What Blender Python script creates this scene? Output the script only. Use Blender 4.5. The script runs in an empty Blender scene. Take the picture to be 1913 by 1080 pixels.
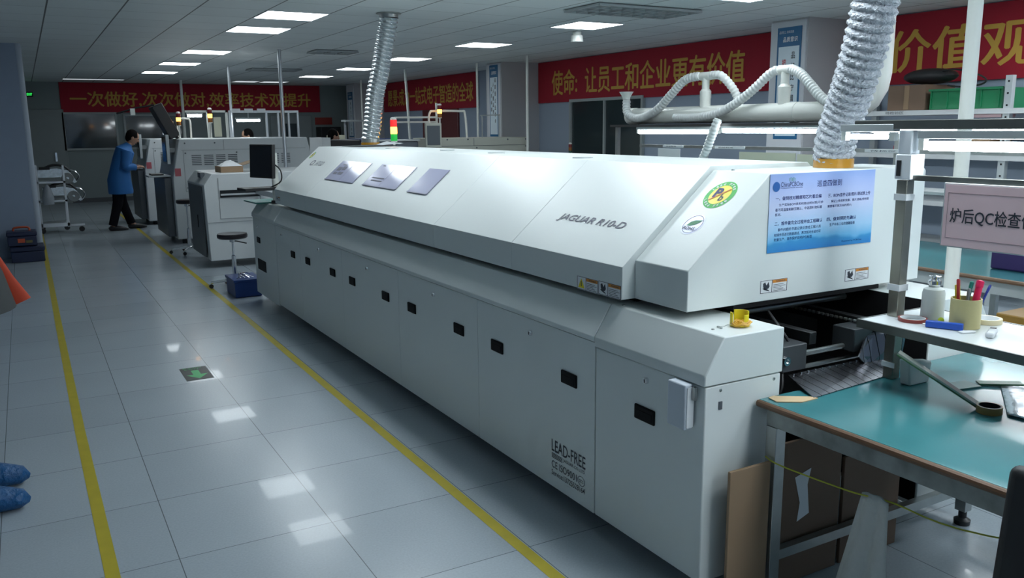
import bpy, bmesh, math, random
from mathutils import Vector, Matrix
random.seed(4)
PI = math.pi
S = bpy.context.scene
COL = S.collection

# ------------------------------------------------------------------ camera
F_PX, YAW, PITCH, ROLL = 1585.96, 0.514625, 0.188633, -0.010346
cd = bpy.data.cameras.new('camera'); cam = bpy.data.objects.new('camera', cd); COL.objects.link(cam)
cd.sensor_width = 36.0; cd.lens = F_PX * 36.0 / 1913.0; cd.clip_start = 0.05; cd.clip_end = 100
fw = Vector((math.sin(YAW) * math.cos(PITCH), math.cos(YAW) * math.cos(PITCH), -math.sin(PITCH)))
r0 = Vector((math.cos(YAW), -math.sin(YAW), 0)); u0 = r0.cross(fw)
rt = math.cos(ROLL) * r0 + math.sin(ROLL) * u0; up = -math.sin(ROLL) * r0 + math.cos(ROLL) * u0
cam.matrix_world = Matrix(((rt.x, up.x, -fw.x, 0), (rt.y, up.y, -fw.y, 0), (rt.z, up.z, -fw.z, 1.61), (0, 0, 0, 1)))
S.camera = cam

# ------------------------------------------------------------------ world and exposure
w = bpy.data.worlds.new('world'); S.world = w; w.use_nodes = True
w.node_tree.nodes['Background'].inputs[0].default_value = (0.55, 0.7, 0.9, 1)
w.node_tree.nodes['Background'].inputs[1].default_value = 0.05
vs = S.view_settings
vs.view_transform = 'Standard'; vs.look = 'None'; vs.gamma = 1; vs.use_curve_mapping = False; vs.exposure = 0.72
LAMP = (0.86, 0.95, 1.0)
PANEL_E = 6.5      # ceiling panels
TUBE_E = 18.0      # bench tubes

# ------------------------------------------------------------------ materials
MATS = {}
def mat(name, col, rough=0.5, metal=0.0, var=0.0, scale=8.0, emit=None, es=0.0, coat=0.0, trans=0.0, alpha=1.0, bump=0.0, spec=None):
    if name in MATS: return MATS[name]
    m = bpy.data.materials.new(name); m.use_nodes = True; nt = m.node_tree; b = nt.nodes['Principled BSDF']
    b.inputs['Base Color'].default_value = (*col, 1); b.inputs['Roughness'].default_value = rough
    b.inputs['Metallic'].default_value = metal; b.inputs['Coat Weight'].default_value = coat
    b.inputs['Coat Roughness'].default_value = 0.12
    b.inputs['Transmission Weight'].default_value = trans; b.inputs['Alpha'].default_value = alpha
    if spec is not None: b.inputs['Specular IOR Level'].default_value = spec
    if emit: b.inputs['Emission Color'].default_value = (*emit, 1); b.inputs['Emission Strength'].default_value = es
    tc = nt.nodes.new('ShaderNodeTexCoord'); nz = nt.nodes.new('ShaderNodeTexNoise')
    nz.inputs['Scale'].default_value = scale; nz.inputs['Detail'].default_value = 4
    nt.links.new(tc.outputs['Object'], nz.inputs['Vector'])
    v = var if var else 0.04
    mx = nt.nodes.new('ShaderNodeMix'); mx.data_type = 'RGBA'
    mx.inputs[6].default_value = (*[c * (1 - v) for c in col], 1); mx.inputs[7].default_value = (*[min(1, c * (1 + v)) for c in col], 1)
    nt.links.new(nz.outputs['Fac'], mx.inputs[0]); nt.links.new(mx.outputs[2], b.inputs['Base Color'])
    if bump:
        bp = nt.nodes.new('ShaderNodeBump'); bp.inputs['Strength'].default_value = bump; bp.inputs['Distance'].default_value = 0.02
        nt.links.new(nz.outputs['Fac'], bp.inputs['Height']); nt.links.new(bp.outputs['Normal'], b.inputs['Normal'])
    MATS[name] = m; return m

def grid_mat(name, col, line_col, cell=0.6, ox=0.0, oy=0.0, lw=0.004, lwy=None, rough=0.25, speck=0.06, dots=0.0, wear=0.0, coat=0.0):
    m = bpy.data.materials.new(name); m.use_nodes = True; nt = m.node_tree; N = nt.nodes; L = nt.links; b = N['Principled BSDF']
    tc = N.new('ShaderNodeTexCoord'); sp = N.new('ShaderNodeSeparateXYZ'); L.new(tc.outputs['Object'], sp.inputs[0])
    def mth(op, a, c=None, d=None):
        n = N.new('ShaderNodeMath'); n.operation = op
        for i, q in enumerate((a, c, d)):
            if q is None: continue
            if isinstance(q, (int, float)): n.inputs[i].default_value = q
            else: L.new(q, n.inputs[i])
        return n.outputs[0]
    def line(out, off, hw):
        a = mth('SUBTRACT', out, off); a = mth('DIVIDE', a, cell); fr = mth('FLOORED_MODULO', a, 1.0)
        d = mth('ABSOLUTE', mth('SUBTRACT', fr, 0.5)); return mth('GREATER_THAN', d, 0.5 - hw / cell)
    nz = N.new('ShaderNodeTexNoise'); nz.inputs['Scale'].default_value = 110; nz.inputs['Detail'].default_value = 1; L.new(tc.outputs['Object'], nz.inputs['Vector'])
    n2 = N.new('ShaderNodeTexNoise'); n2.inputs['Scale'].default_value = 1.1; n2.inputs['Detail'].default_value = 2; L.new(tc.outputs['Object'], n2.inputs['Vector'])
    lx = line(sp.outputs[0], ox, lw); ly = line(sp.outputs[1], oy, lwy if lwy else lw)
    ln = mth('MAXIMUM', lx, ly)
    # tile id -> random shade
    ix = mth('FLOOR', mth('DIVIDE', mth('SUBTRACT', sp.outputs[0], ox), cell)); iy = mth('FLOOR', mth('DIVIDE', mth('SUBTRACT', sp.outputs[1], oy), cell))
    cb = N.new('ShaderNodeCombineXYZ'); L.new(ix, cb.inputs[0]); L.new(iy, cb.inputs[1])
    wn = N.new('ShaderNodeTexWhiteNoise'); wn.noise_dimensions = '3D'; L.new(cb.outputs[0], wn.inputs['Vector'])
    f = mth('ADD', mth('MULTIPLY', mth('SUBTRACT', nz.outputs['Fac'], 0.5), speck * 4), mth('MULTIPLY', mth('SUBTRACT', wn.outputs['Value'], 0.5), 0.07))
    f = mth('ADD', f, mth('MULTIPLY', mth('SUBTRACT', n2.outputs['Fac'], 0.5), wear))
    f = mth('ADD', f, 1.0)
    if dots:
        vo = N.new('ShaderNodeTexVoronoi'); vo.inputs['Scale'].default_value = 28; vo.inputs['Randomness'].default_value = 0.0; L.new(tc.outputs['Object'], vo.inputs['Vector'])
        f = mth('SUBTRACT', f, mth('MULTIPLY', mth('LESS_THAN', vo.outputs['Distance'], 0.27), dots))
    vm = N.new('ShaderNodeVectorMath'); vm.operation = 'SCALE'; vm.inputs[0].default_value = col; L.new(f, vm.inputs['Scale'])
    mx = N.new('ShaderNodeMix'); mx.data_type = 'RGBA'; L.new(ln, mx.inputs[0]); L.new(vm.outputs[0], mx.inputs[6]); mx.inputs[7].default_value = (*line_col, 1)
    L.new(mx.outputs[2], b.inputs['Base Color'])
    rr = mth('ADD', mth('MULTIPLY', n2.outputs['Fac'], 0.02), rough - 0.01); L.new(rr, b.inputs['Roughness'])
    b.inputs['Coat Weight'].default_value = coat
    return m

WHITE = mat('powder_coat_white', (0.73, 0.775, 0.765), 0.42, var=0.02, scale=3, coat=0.3)
WHITE.node_tree.nodes['Principled BSDF'].inputs['Coat Roughness'].default_value = 0.3
WHITE2 = mat('machine_grey_white', (0.60, 0.63, 0.64), 0.42, var=0.03)
BEIGE = mat('machine_beige', (0.52, 0.53, 0.46), 0.45)
BLACK = mat('black_metal', (0.012, 0.013, 0.014), 0.38, 0.3)
RUB = mat('black_plastic', (0.02, 0.02, 0.022), 0.45)
DGREY = mat('dark_grey_panel', (0.10, 0.115, 0.13), 0.4)
MGREY = mat('mid_grey', (0.28, 0.3, 0.31), 0.45)
LGREY = mat('light_grey_metal', (0.45, 0.49, 0.5), 0.4, 0.2)
STEEL = mat('brushed_steel', (0.42, 0.44, 0.43), 0.3, 0.85, var=0.15, scale=20)
CHROME = mat('chrome', (0.75, 0.76, 0.78), 0.12, 1.0)
ALU = mat('aluminium_profile', (0.6, 0.63, 0.66), 0.35, 0.7)
DSTEEL = mat('dark_steel_edge', (0.15, 0.16, 0.15), 0.35, 0.6, var=0.2, scale=14)
GREEN_MAT = mat('teal_bench_mat', (0.05, 0.215, 0.235), 0.2, var=0.16, scale=3.5, coat=0.3)
WOODEDGE = mat('brown_edge_strip', (0.16, 0.085, 0.045), 0.4, var=0.15, scale=10)
CARD = mat('cardboard', (0.33, 0.22, 0.135), 0.8, var=0.08, scale=5)
CARD2 = mat('brown_cardboard', (0.2, 0.13, 0.09), 0.8, var=0.1, scale=5)
PAPER = mat('white_paper', (0.8, 0.82, 0.84), 0.6)
CREAM = mat('cream_paper', (0.72, 0.72, 0.56), 0.6)
PVC = mat('white_pvc', (0.86, 0.88, 0.83), 0.28, var=0.03)
HOSE = mat('white_flex_hose', (0.76, 0.79, 0.78), 0.42)
REDB = mat('red_banner_cloth', (0.36, 0.008, 0.025), 0.75, var=0.1, scale=2)
GOLD = mat('gold_letters', (0.62, 0.36, 0.06), 0.6)
YTAPE = mat('yellow_floor_tape', (0.52, 0.42, 0.03), 0.4, var=0.2, scale=9)
BLUE = mat('blue_plastic', (0.012, 0.05, 0.22), 0.4)
NAVY = mat('navy_plastic', (0.012, 0.02, 0.06), 0.4)
GOWN = mat('blue_gown_cloth', (0.02, 0.14, 0.4), 0.7, var=0.1, scale=5, bump=0.3)
TROU = mat('black_cloth', (0.008, 0.008, 0.011), 0.9, spec=0.1)
SKIN = mat('skin', (0.42, 0.23, 0.15), 0.5)
HAIR = mat('black_hair', (0.006, 0.005, 0.005), 0.9, spec=0.1)
YELLOW = mat('yellow_plastic', (0.82, 0.68, 0.02), 0.35)
INK = mat('dark_ink', (0.03, 0.035, 0.05), 0.5)
GREYINK = mat('grey_ink', (0.12, 0.12, 0.17), 0.5)
ORANGE = mat('orange_label', (0.7, 0.27, 0.04), 0.5)
GREEN = mat('green_print', (0.08, 0.48, 0.1), 0.5)
RED = mat('red_print', (0.6, 0.03, 0.04), 0.5)
SCREEN = mat('dark_screen', (0.012, 0.014, 0.018), 0.12)
GLASS = mat('dark_window_glass', (0.03, 0.045, 0.05), 0.06, coat=0.5)
WALLM = mat('wall_paint_blue_grey', (0.35, 0.42, 0.52), 0.6, var=0.05, scale=1.5)
WALLB = mat('wall_paint_grey', (0.25, 0.30, 0.30), 0.6, var=0.05, scale=1.5)
COLM = mat('column_paint', (0.50, 0.50, 0.52), 0.6, var=0.03)
COLW = mat('column_white_board', (0.66, 0.68, 0.72), 0.45)

def foil_mat():
    m = mat('foil_duct', (0.58, 0.61, 0.66), 0.33, 0.65, var=0.3, scale=90, bump=1.0); return m
FOIL = foil_mat()

# ------------------------------------------------------------------ mesh builder
class MB:
    def __init__(s): s.v = []; s.f = []; s.mi = []; s.cur = 0
    def add(s, vs, fs):
        n = len(s.v); s.v += [Vector(q) for q in vs]; s.f += [tuple(i + n for i in f) for f in fs]; s.mi += [s.cur] * len(fs); return s
    def box(s, x0, x1, y0, y1, z0, z1):
        return s.add([(x0, y0, z0), (x1, y0, z0), (x1, y1, z0), (x0, y1, z0), (x0, y0, z1), (x1, y0, z1), (x1, y1, z1), (x0, y1, z1)],
                     [(0, 3, 2, 1), (4, 5, 6, 7), (0, 1, 5, 4), (1, 2, 6, 5), (2, 3, 7, 6), (3, 0, 4, 7)])
    def obox(s, c, u, v, n, a, b, d):   # oriented box, half sizes a b d
        c = Vector(c); u = Vector(u).normalized(); v = Vector(v).normalized(); n = Vector(n).normalized()
        P = [c + u * i * a + v * j * b + n * k * d for k in (-1, 1) for (i, j) in ((-1, -1), (1, -1), (1, 1), (-1, 1))]
        return s.add(P, [(0, 3, 2, 1), (4, 5, 6, 7), (0, 1, 5, 4), (1, 2, 6, 5), (2, 3, 7, 6), (3, 0, 4, 7)])
    def prism(s, poly, axis, a0, a1):   # poly of 2 coords (the other two axes in order), axis 0/1/2
        n = len(poly); P = []
        for a in (a0, a1):
            for p in poly:
                q = list(p); q.insert(axis, a); P.append(q)
        fs = [tuple(range(n))[::-1], tuple(range(n, 2 * n))] + [(i, (i + 1) % n, (i + 1) % n + n, i + n) for i in range(n)]
        return s.add(P, fs)
    def tube(s, pts, r, n=12, caps=True, r2=None, side=None):
        pts = [Vector(p) for p in pts]; m = len(pts); P = []
        rs = r if isinstance(r, (list, tuple)) else [r] * m
        r2s = (r2 if isinstance(r2, (list, tuple)) else [r2] * m) if r2 is not None else rs
        prev = None
        for i, p in enumerate(pts):
            t = (pts[min(i + 1, m - 1)] - pts[max(i - 1, 0)])
            t = t.normalized() if t.length > 1e-9 else Vector((0, 0, 1))
            if side is not None: u = Vector(side)
            elif prev is None: u = Vector((1, 0, 0)) if abs(t.x) < 0.9 else Vector((0, 1, 0))
            else: u = prev
            u = (u - t * u.dot(t)).normalized(); prev = u; v = t.cross(u)
            for k in range(n):
                a = 2 * PI * k / n; P.append(p + u * math.cos(a) * rs[i] + v * math.sin(a) * r2s[i])
        fs = [(i * n + k, i * n + (k + 1) % n, (i + 1) * n + (k + 1) % n, (i + 1) * n + k) for i in range(m - 1) for k in range(n)]
        if caps: fs += [tuple(range(n))[::-1], tuple(range((m - 1) * n, m * n))]
        return s.add(P, fs)
    def cyl(s, c, r, z0, z1, n=20): return s.tube([(c[0], c[1], z0), (c[0], c[1], z1)], r, n)
    def lathe(s, c, prof, n=24, axis=(0, 0, 1)):
        ax = Vector(axis).normalized(); u = Vector((1, 0, 0)) if abs(ax.x) < 0.9 else Vector((0, 1, 0)); u = (u - ax * u.dot(ax)).normalized(); v = ax.cross(u)
        c = Vector(c); P = []
        for (r, h) in prof:
            for k in range(n):
                a = 2 * PI * k / n; P.append(c + ax * h + (u * math.cos(a) + v * math.sin(a)) * max(r, 1e-4))
        m = len(prof)
        fs = [(i * n + k, i * n + (k + 1) % n, (i + 1) * n + (k + 1) % n, (i + 1) * n + k) for i in range(m - 1) for k in range(n)]
        return s.add(P, fs)
    def ball(s, c, rx, ry, rz, n=16, m=10, cut=1.0, rot=None):
        P = []; c = Vector(c)
        for i in range(m + 1):
            th = PI * i / m * cut
            for k in range(n):
                a = 2 * PI * k / n; q = Vector((rx * math.sin(th) * math.cos(a), ry * math.sin(th) * math.sin(a), rz * math.cos(th)))
                if rot: q = rot @ q
                P.append(c + q)
        return s.add(P, [(i * n + k, (i + 1) * n + k, (i + 1) * n + (k + 1) % n, i * n + (k + 1) % n) for i in range(m) for k in range(n)])
    def quad(s, a, b, c, d): return s.add([a, b, c, d], [(0, 1, 2, 3)])
    def build(s, name, m, parent=None, bevel=0.0, seg=2, smooth=True):
        me = bpy.data.meshes.new(name); off = wloc(parent)
        me.from_pydata([tuple(q - off) for q in s.v], [], s.f)
        bm = bmesh.new(); bm.from_mesh(me); bmesh.ops.remove_doubles(bm, verts=bm.verts, dist=1e-6) if not s.mi or max(s.mi) == 0 else None
        bmesh.ops.recalc_face_normals(bm, faces=bm.faces); bm.to_mesh(me); bm.free()
        for q in (m if isinstance(m, list) else [m]): me.materials.append(q)
        if isinstance(m, list) and len(me.polygons) == len(s.mi):
            for p, i in zip(me.polygons, s.mi): p.material_index = i
        if smooth:
            for p in me.polygons: p.use_smooth = True
            me.set_sharp_from_angle(angle=math.radians(35))
        o = bpy.data.objects.new(name, me); COL.objects.link(o)
        if parent is not None: o.parent = parent
        if bevel:
            bv = o.modifiers.new('bevel', 'BEVEL'); bv.width = bevel; bv.segments = seg; bv.limit_method = 'ANGLE'; bv.harden_normals = False
        return o
def wloc(o):
    v = Vector((0, 0, 0))
    while o is not None: v = v + o.location; o = o.parent
    return v
def tag(o, label, cat, group=None, kind=None):
    if label: o['label'] = label
    if cat: o['category'] = cat
    if group: o['group'] = group
    if kind: o['kind'] = kind
    return o
def thing(name, label, cat, loc, group=None):
    o = bpy.data.objects.new(name, None); o.empty_display_size = 0.1; COL.objects.link(o); o.location = loc
    return tag(o, label, cat, group)
def dup(root, delta, label=None, rz=0.0):
    r = root.copy(); COL.objects.link(r); r.location = root.location + Vector(delta); r.rotation_euler.z = root.rotation_euler.z + rz
    if label: r['label'] = label
    for ch in list(root.children):
        c = ch.copy(); COL.objects.link(c); c.parent = r
        for g in list(ch.children):
            d = g.copy(); COL.objects.link(d); d.parent = c
    return r
def struct(o): o['kind'] = 'structure'; return o

def smooth_path(pts, k=6):
    pts = [Vector(p) for p in pts]; out = []
    for i in range(len(pts) - 1):
        p0 = pts[max(i - 1, 0)]; p1 = pts[i]; p2 = pts[i + 1]; p3 = pts[min(i + 2, len(pts) - 1)]
        for j in range(k):
            t = j / k
            out.append(0.5 * ((2 * p1) + (p2 - p0) * t + (2 * p0 - 5 * p1 + 4 * p2 - p3) * t * t + (3 * p1 - p0 - 3 * p2 + p3) * t ** 3))
    out.append(pts[-1]); return out
def resample(pts, step):
    out = [pts[0]]; acc = 0.0
    for a, b in zip(pts, pts[1:]):
        L = (b - a).length; d = step - acc
        while d <= L: out.append(a.lerp(b, d / L)); d += step
        acc = (L - (d - step))
    return out

def text(body, parent, origin, u, v, w, h, m, name='lettering', bold=0.0, shear=0.0, thick=0.0006, off=0.0012, spacing=1.0, label=None):
    """lettering on a surface: origin = lower left corner, u = reading direction, v = up direction"""
    cu = bpy.data.curves.new('t', 'FONT'); cu.body = body; cu.size = 1.0; cjk = any(ord(c) > 0x2e80 for c in body); cu.offset = 0.0 if cjk else bold; cu.shear = shear; cu.extrude = 0.0; cu.space_character = spacing
    cu.resolution_u = 3
    to = bpy.data.objects.new('t', cu); COL.objects.link(to)
    dg = bpy.context.evaluated_depsgraph_get(); me = bpy.data.meshes.new_from_object(to.evaluated_get(dg))
    bpy.data.objects.remove(to); bpy.data.curves.remove(cu)
    if not me.vertices: return None
    xs = [q.co.x for q in me.vertices]; ys = [q.co.y for q in me.vertices]
    x0, x1, y0, y1 = min(xs), max(xs), min(ys), max(ys)
    sx = w / max(x1 - x0, 1e-6); sy = (h / max(y1 - y0, 1e-6)) if h else sx
    u = Vector(u).normalized(); v = Vector(v).normalized(); n = u.cross(v); o0 = Vector(origin) - wloc(parent) + n * off
    for q in me.vertices: q.co = o0 + u * (q.co.x - x0) * sx + v * (q.co.y - y0) * sy
    if cjk and bold:       # heavier strokes: the same outline repeated with tiny shifts
        base = bmesh.new(); base.from_mesh(me); out = me.copy()
        for dx, dy in ((-1, 0), (1, 0), (0, 1), (0, -1)):
            cp = out.copy(); cp.transform(Matrix.Translation(u * dx * bold * 1.1 * sx + v * dy * bold * 0.8 * sy + n * 0.00001 * (dx + 2 * dy))); base.from_mesh(cp); bpy.data.meshes.remove(cp)
        base.to_mesh(me); base.free(); bpy.data.meshes.remove(out)
    me.materials.clear(); me.materials.append(m); me.name = name
    o = bpy.data.objects.new(name, me); COL.objects.link(o); o.parent = parent
    if label: o['label'] = label
    return o
def decal(mb, origin, u, v, x0, x1, y0, y1, off=0.0008):
    u = Vector(u).normalized(); v = Vector(v).normalized(); n = u.cross(v); o = Vector(origin) + n * off
    P = [o + u * x0 + v * y0, o + u * x1 + v * y0, o + u * x1 + v * y1, o + u * x0 + v * y1]
    return mb.add(P + [p - n * 0.0006 for p in P], [(0, 1, 2, 3), (7, 6, 5, 4), (0, 4, 5, 1), (1, 5, 6, 2), (2, 6, 7, 3), (3, 7, 4, 0)])
def disc(mb, origin, u, v, rx, ry, cx=0, cy=0, off=0.0008, n=32, hole=0.0):
    u = Vector(u).normalized(); v = Vector(v).normalized(); nn = u.cross(v); o = Vector(origin) + nn * off + u * cx + v * cy
    P = [o + u * rx * math.cos(2 * PI * k / n) + v * ry * math.sin(2 * PI * k / n) for k in range(n)]
    if hole:
        P += [o + u * rx * hole * math.cos(2 * PI * k / n) + v * ry * hole * math.sin(2 * PI * k / n) for k in range(n)]
        return mb.add(P, [(k, (k + 1) % n, (k + 1) % n + n, k + n) for k in range(n)])
    return mb.add(P, [tuple(range(n))])

# ------------------------------------------------------------------ room shell
X0, X1, Y0, Y1, HC = -3.2, 7.95, -3.5, 21.9, 2.70
FLOORM = grid_mat('vinyl_floor_tiles', (0.42, 0.475, 0.52), (0.15, 0.17, 0.18), 0.6, 0.36, 3.24, 0.0018, rough=0.235, speck=0.05, wear=0.2, coat=0.12)
CEILM = grid_mat('ceiling_panels', (0.70, 0.75, 0.75), (0.10, 0.11, 0.11), 0.6, 2.1, 8.3, 0.007, lwy=0.003, rough=0.55, speck=0.01, dots=0.5)
struct(MB().box(X0, X1, Y0, Y1, -0.1, 0).build('floor', FLOORM, smooth=False))
struct(MB().box(X0, X1, Y0, Y1, HC, HC + 0.1).build('ceiling', CEILM, smooth=False))
struct(MB().box(X1, X1 + 0.15, Y0, Y1, 0, HC).build('wall_right', WALLM, smooth=False))
struct(MB().box(X0 - 0.15, X0, Y0, Y1, 0, HC).build('wall_left', WALLM, smooth=False))
struct(MB().box(X0 - 0.15, X1 + 0.15, Y1, Y1 + 0.15, 0, HC).build('wall_back', WALLB, smooth=False))
struct(MB().box(X0 - 0.15, X1 + 0.15, Y0 - 0.15, Y0, 0, HC).build('wall_front', WALLM, smooth=False))
# column at the left
lc = struct(MB().box(-0.85, 0.04, 12.62, 13.3, 0, HC).build('trim_1', mat('left_column_paint', (0.27, 0.33, 0.43), 0.55)))
struct(MB().tube([(0.055, 12.66, 0), (0.055, 12.66, HC)], 0.045, 16).build('trim_2', mat('column_guard', (0.42, 0.48, 0.56), 0.5)))
# three columns on the right wall
for i, (ya, yb) in enumerate(((6.43, 6.93), (13.02, 13.55), (20.5, 21.05))):
    struct(MB().box(7.2, X1 - 0.001, ya, yb, 0, HC).build('trim_%d' % (3 + i), COLM))
    struct(MB().box(7.185, 7.199, ya + 0.02, yb - 0.0, 0, HC - 0.02).build('trim_%d' % (6 + i), COLW))
# back wall windows and door
def window(idx, plane, a0, a1, z0, z1, frame, pane_m, bars=0):
    """plane 'Y' = back wall facing -Y, 'X' = right wall facing -X"""
    t = 0.045
    def bx(mb, p, q, r, s, d0, d1):
        if plane == 'Y': mb.box(p, q, Y1 - d1, Y1 - d0, r, s)
        else: mb.box(X1 - d1, X1 - d0, p, q, r, s)
    f = MB()
    bx(f, a0 - t, a0, z0 - t, z1 + t, 0.001, 0.05); bx(f, a1, a1 + t, z0 - t, z1 + t, 0.001, 0.05)
    bx(f, a0, a1, z1, z1 + t, 0.001, 0.05); bx(f, a0, a1, z0 - t, z0, 0.001, 0.05)
    for k in range(bars):
        c = a0 + (a1 - a0) * (k + 1) / (bars + 1); bx(f, c - 0.02, c + 0.02, z0, z1, 0.001, 0.045)
    fo = struct(f.build('window_%d' % idx, frame))
    p = MB(); bx(p, a0, a1, z0, z1, 0.006, 0.015); p.build('pane', pane_m, fo)
    return fo
FRAMEM = mat('window_frame_grey', (0.36, 0.40, 0.40), 0.5)
window(1, 'Y', 0.86, 1.9, 1.23, 1.99, FRAMEM, GLASS)
window(2, 'Y', 2.12, 3.35, 1.23, 1.95, FRAMEM, GLASS, 0)
window(3, 'X', 10.1, 11.95, 0.95, 2.0, FRAMEM, GLASS, 1)
dr = struct(MB().box(-0.35, 0.86, Y1 - 0.05, Y1 - 0.001, 0, 2.1).build('door_1', mat('back_door', (0.27, 0.31, 0.31), 0.5), bevel=0.01))
MB().box(-0.2, 0.13, Y1 - 0.062, Y1 - 0.05, 1.22, 1.85).build('pane', GLASS, dr)
MB().box(0.6, 0.64, Y1 - 0.1, Y1 - 0.05, 0.95, 1.15).build('door_handle', CHROME, dr)
d2 = struct(MB().box(X1 - 0.05, X1 - 0.001, 16.2, 18.0, 0, 2.0).build('door_2', mat('red_brown_door', (0.15, 0.035, 0.035), 0.3), bevel=0.01))
MB().box(X1 - 0.1, X1 - 0.05, 16.9, 16.94, 0.95, 1.15).build('door_handle', CHROME, d2)
d3 = struct(MB().box(5.45, 6.5, Y1 - 0.05, Y1 - 0.001, 0, 1.95).build('door_3', mat('back_door_two', (0.27, 0.31, 0.31), 0.5), bevel=0.01))
MB().box(5.80, 6.12, Y1 - 0.06, Y1 - 0.05, 1.36, 1.75).build('pane', GLASS, d3)
struct(MB().box(X0, X1, Y1 - 0.02, Y1 - 0.0005, 0.0, 0.1).build('baseboard_back', mat('skirting', (0.1, 0.11, 0.12), 0.5)))
struct(MB().box(X1 - 0.02, X1 - 0.0005, Y0, Y1 - 0.03, 0.0, 0.1).build('baseboard_right', MATS['skirting']))

# floor tape
def tape(name, pts, w, label):
    m = MB(); P = []
    for i, p in enumerate(pts): P += [(p[0] - w / 2, p[1], 0.0005), (p[0] + w / 2, p[1], 0.0005), (p[0] + w / 2, p[1], 0.0012), (p[0] - w / 2, p[1], 0.0012)]
    fs = []
    for i in range(len(pts) - 1):
        a = i * 4; fs += [(a + 3, a + 2, a + 6, a + 7), (a, a + 4, a + 5, a + 1), (a, a + 3, a + 7, a + 4), (a + 1, a + 5, a + 6, a + 2)]
    m.add(P, fs); return tag(m.build(name, YTAPE, smooth=False), label, 'floor tape')
tape('floor_tape', [(0.13, -1), (0.128, 3), (0.112, 5), (0.108, 8), (0.112, 14), (0.115, 20)], 0.05, 'yellow tape line on the floor left of the aisle, running past the tool boxes')
tape('floor_tape', [(1.535, -1), (1.528, 2.4), (1.527, 5), (1.535, 8), (1.53, 13.5), (1.53, 15.1), (1.52, 20)], 0.05, 'yellow tape line on the floor right of the aisle, beside the long white oven')
# arrow sticker
ar = thing('floor_arrow_sticker', 'black square floor sticker with a green evacuation arrow in the aisle', 'sticker', (0.86, 5.84, 0.0005))
MB().box(0.773, 0.945, 5.69, 6.015, 0.0005, 0.0016).build('backing', mat('sticker_black', (0.015, 0.02, 0.018), 0.35), ar)
AG = mat('arrow_green', (0.08, 0.5, 0.17), 0.4)
m = MB(); z = 0.0022
m.add([(0.835, 5.93, z), (0.835, 5.82, z), (0.79, 5.82, z), (0.859, 5.715, z), (0.928, 5.82, z), (0.883, 5.82, z), (0.883, 5.93, z)], [(0, 1, 2, 3, 4, 5, 6)]); m.build('arrow', AG, ar)
text('安全出口', ar, (0.79, 5.985, 0.0016), (1, 0, 0), (0, 1, 0), 0.12, 0.022, AG, bold=0.01); text('EXIT', ar, (0.80, 5.955, 0.0016), (1, 0, 0), (0, 1, 0), 0.1, 0.018, AG, bold=0.01)

# ------------------------------------------------------------------ ceiling lights
DIFF = bpy.data.materials.new('lit_diffuser'); DIFF.use_nodes = True
b = DIFF.node_tree.nodes['Principled BSDF']; b.inputs['Base Color'].default_value = (0.8, 0.8, 0.8, 1); b.inputs['Emission Color'].default_value = (*LAMP, 1); b.inputs['Emission Strength'].default_value = PANEL_E
DIFFN = DIFF.copy(); DIFFN.name = 'added_fill_diffuser'; DIFFN.node_tree.nodes['Principled BSDF'].inputs['Emission Strength'].default_value = PANEL_E * 1.8  # stronger glow for the added out-of-frame panels only
DIM = bpy.data.materials.new('dim_diffuser'); DIM.use_nodes = True
b = DIM.node_tree.nodes['Principled BSDF']; b.inputs['Base Color'].default_value = (0.8, 0.8, 0.8, 1); b.inputs['Emission Color'].default_value = (*LAMP, 1); b.inputs['Emission Strength'].default_value = 0.4
def panel_light(x, y, label, m=DIFF, w=0.6, d=0.6):
    t = thing('ceiling_light', label, 'ceiling light', (x, y, HC), 'square ceiling panel lights')
    f = MB(); a = w / 2; e = d / 2; k = 0.012
    for q in ((x - a, x + a, y - e, y - e + k), (x - a, x + a, y + e - k, y + e), (x - a, x - a + k, y - e + k, y + e - k), (x + a - k, x + a, y - e + k, y + e - k)): f.box(*q, HC - 0.006, HC - 0.0005)
    f.build('frame', ALU, t); MB().box(x - a + k, x + a - k, y - e + k, y + e - k, HC - 0.004, HC - 0.0008).build('diffuser', m, t); return t
for x, y, l in ((2.4, 8.58, 'lit square ceiling panel, nearest of the left row before the thin silver duct'),
                (2.4, 9.92, 'lit square ceiling panel, second from the camera in the left row'),
                (2.4, 13.0, 'lit square ceiling panel, third from the camera in the left row'),
                (2.4, 15.4, 'lit square ceiling panel, fourth in the left row above the blue gowned worker'),
                (2.4, 17.8, 'lit square ceiling panel, farthest of the left row near the back banner'),
                (5.53, 8.05, 'lit square ceiling panel beside the white smoke detector'),
                (5.53, 10.5, 'lit square ceiling panel, next behind the one beside the smoke detector'),
                (5.53, 13.1, 'lit square ceiling panel just right of the thin silver duct'),
                (5.53, 15.6, 'lit square ceiling panel partly hidden left of the thin silver duct'),
                (5.53, 18.1, 'lit square ceiling panel, farthest lit one of the right row'),
                (5.55, 5.62, 'lit square ceiling panel cut by the top edge of the photo')):
    panel_light(x, y, l)
for x, y in ((2.4, 6.0), (2.4, 4.2), (2.4, 2.4), (2.4, 0.6), (4.2, 0.0), (2.4, -1.2), (4.2, -1.2), (5.53, 3.0), (5.53, 1.2), (6.9, 3.6), (6.9, 1.5), (5.53, -0.6), (2.4, -2.4)):  # unseen panels added out of frame to bring up the oven
    t = panel_light(x, y, 'added unseen fill panel above the front of the workshop, brightening the oven', DIFFN)
panel_light(1.45, 20.6, 'unlit long ceiling lamp above the left end of the back banner', DIM, 1.2, 0.3)
panel_light(4.6, 20.5, 'dim ceiling lamp above the back banner, left of a pair', DIM, 0.56, 0.6)
panel_light(5.25, 20.5, 'dim ceiling lamp above the back banner, right of a pair', DIM, 0.6, 0.6)
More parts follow.
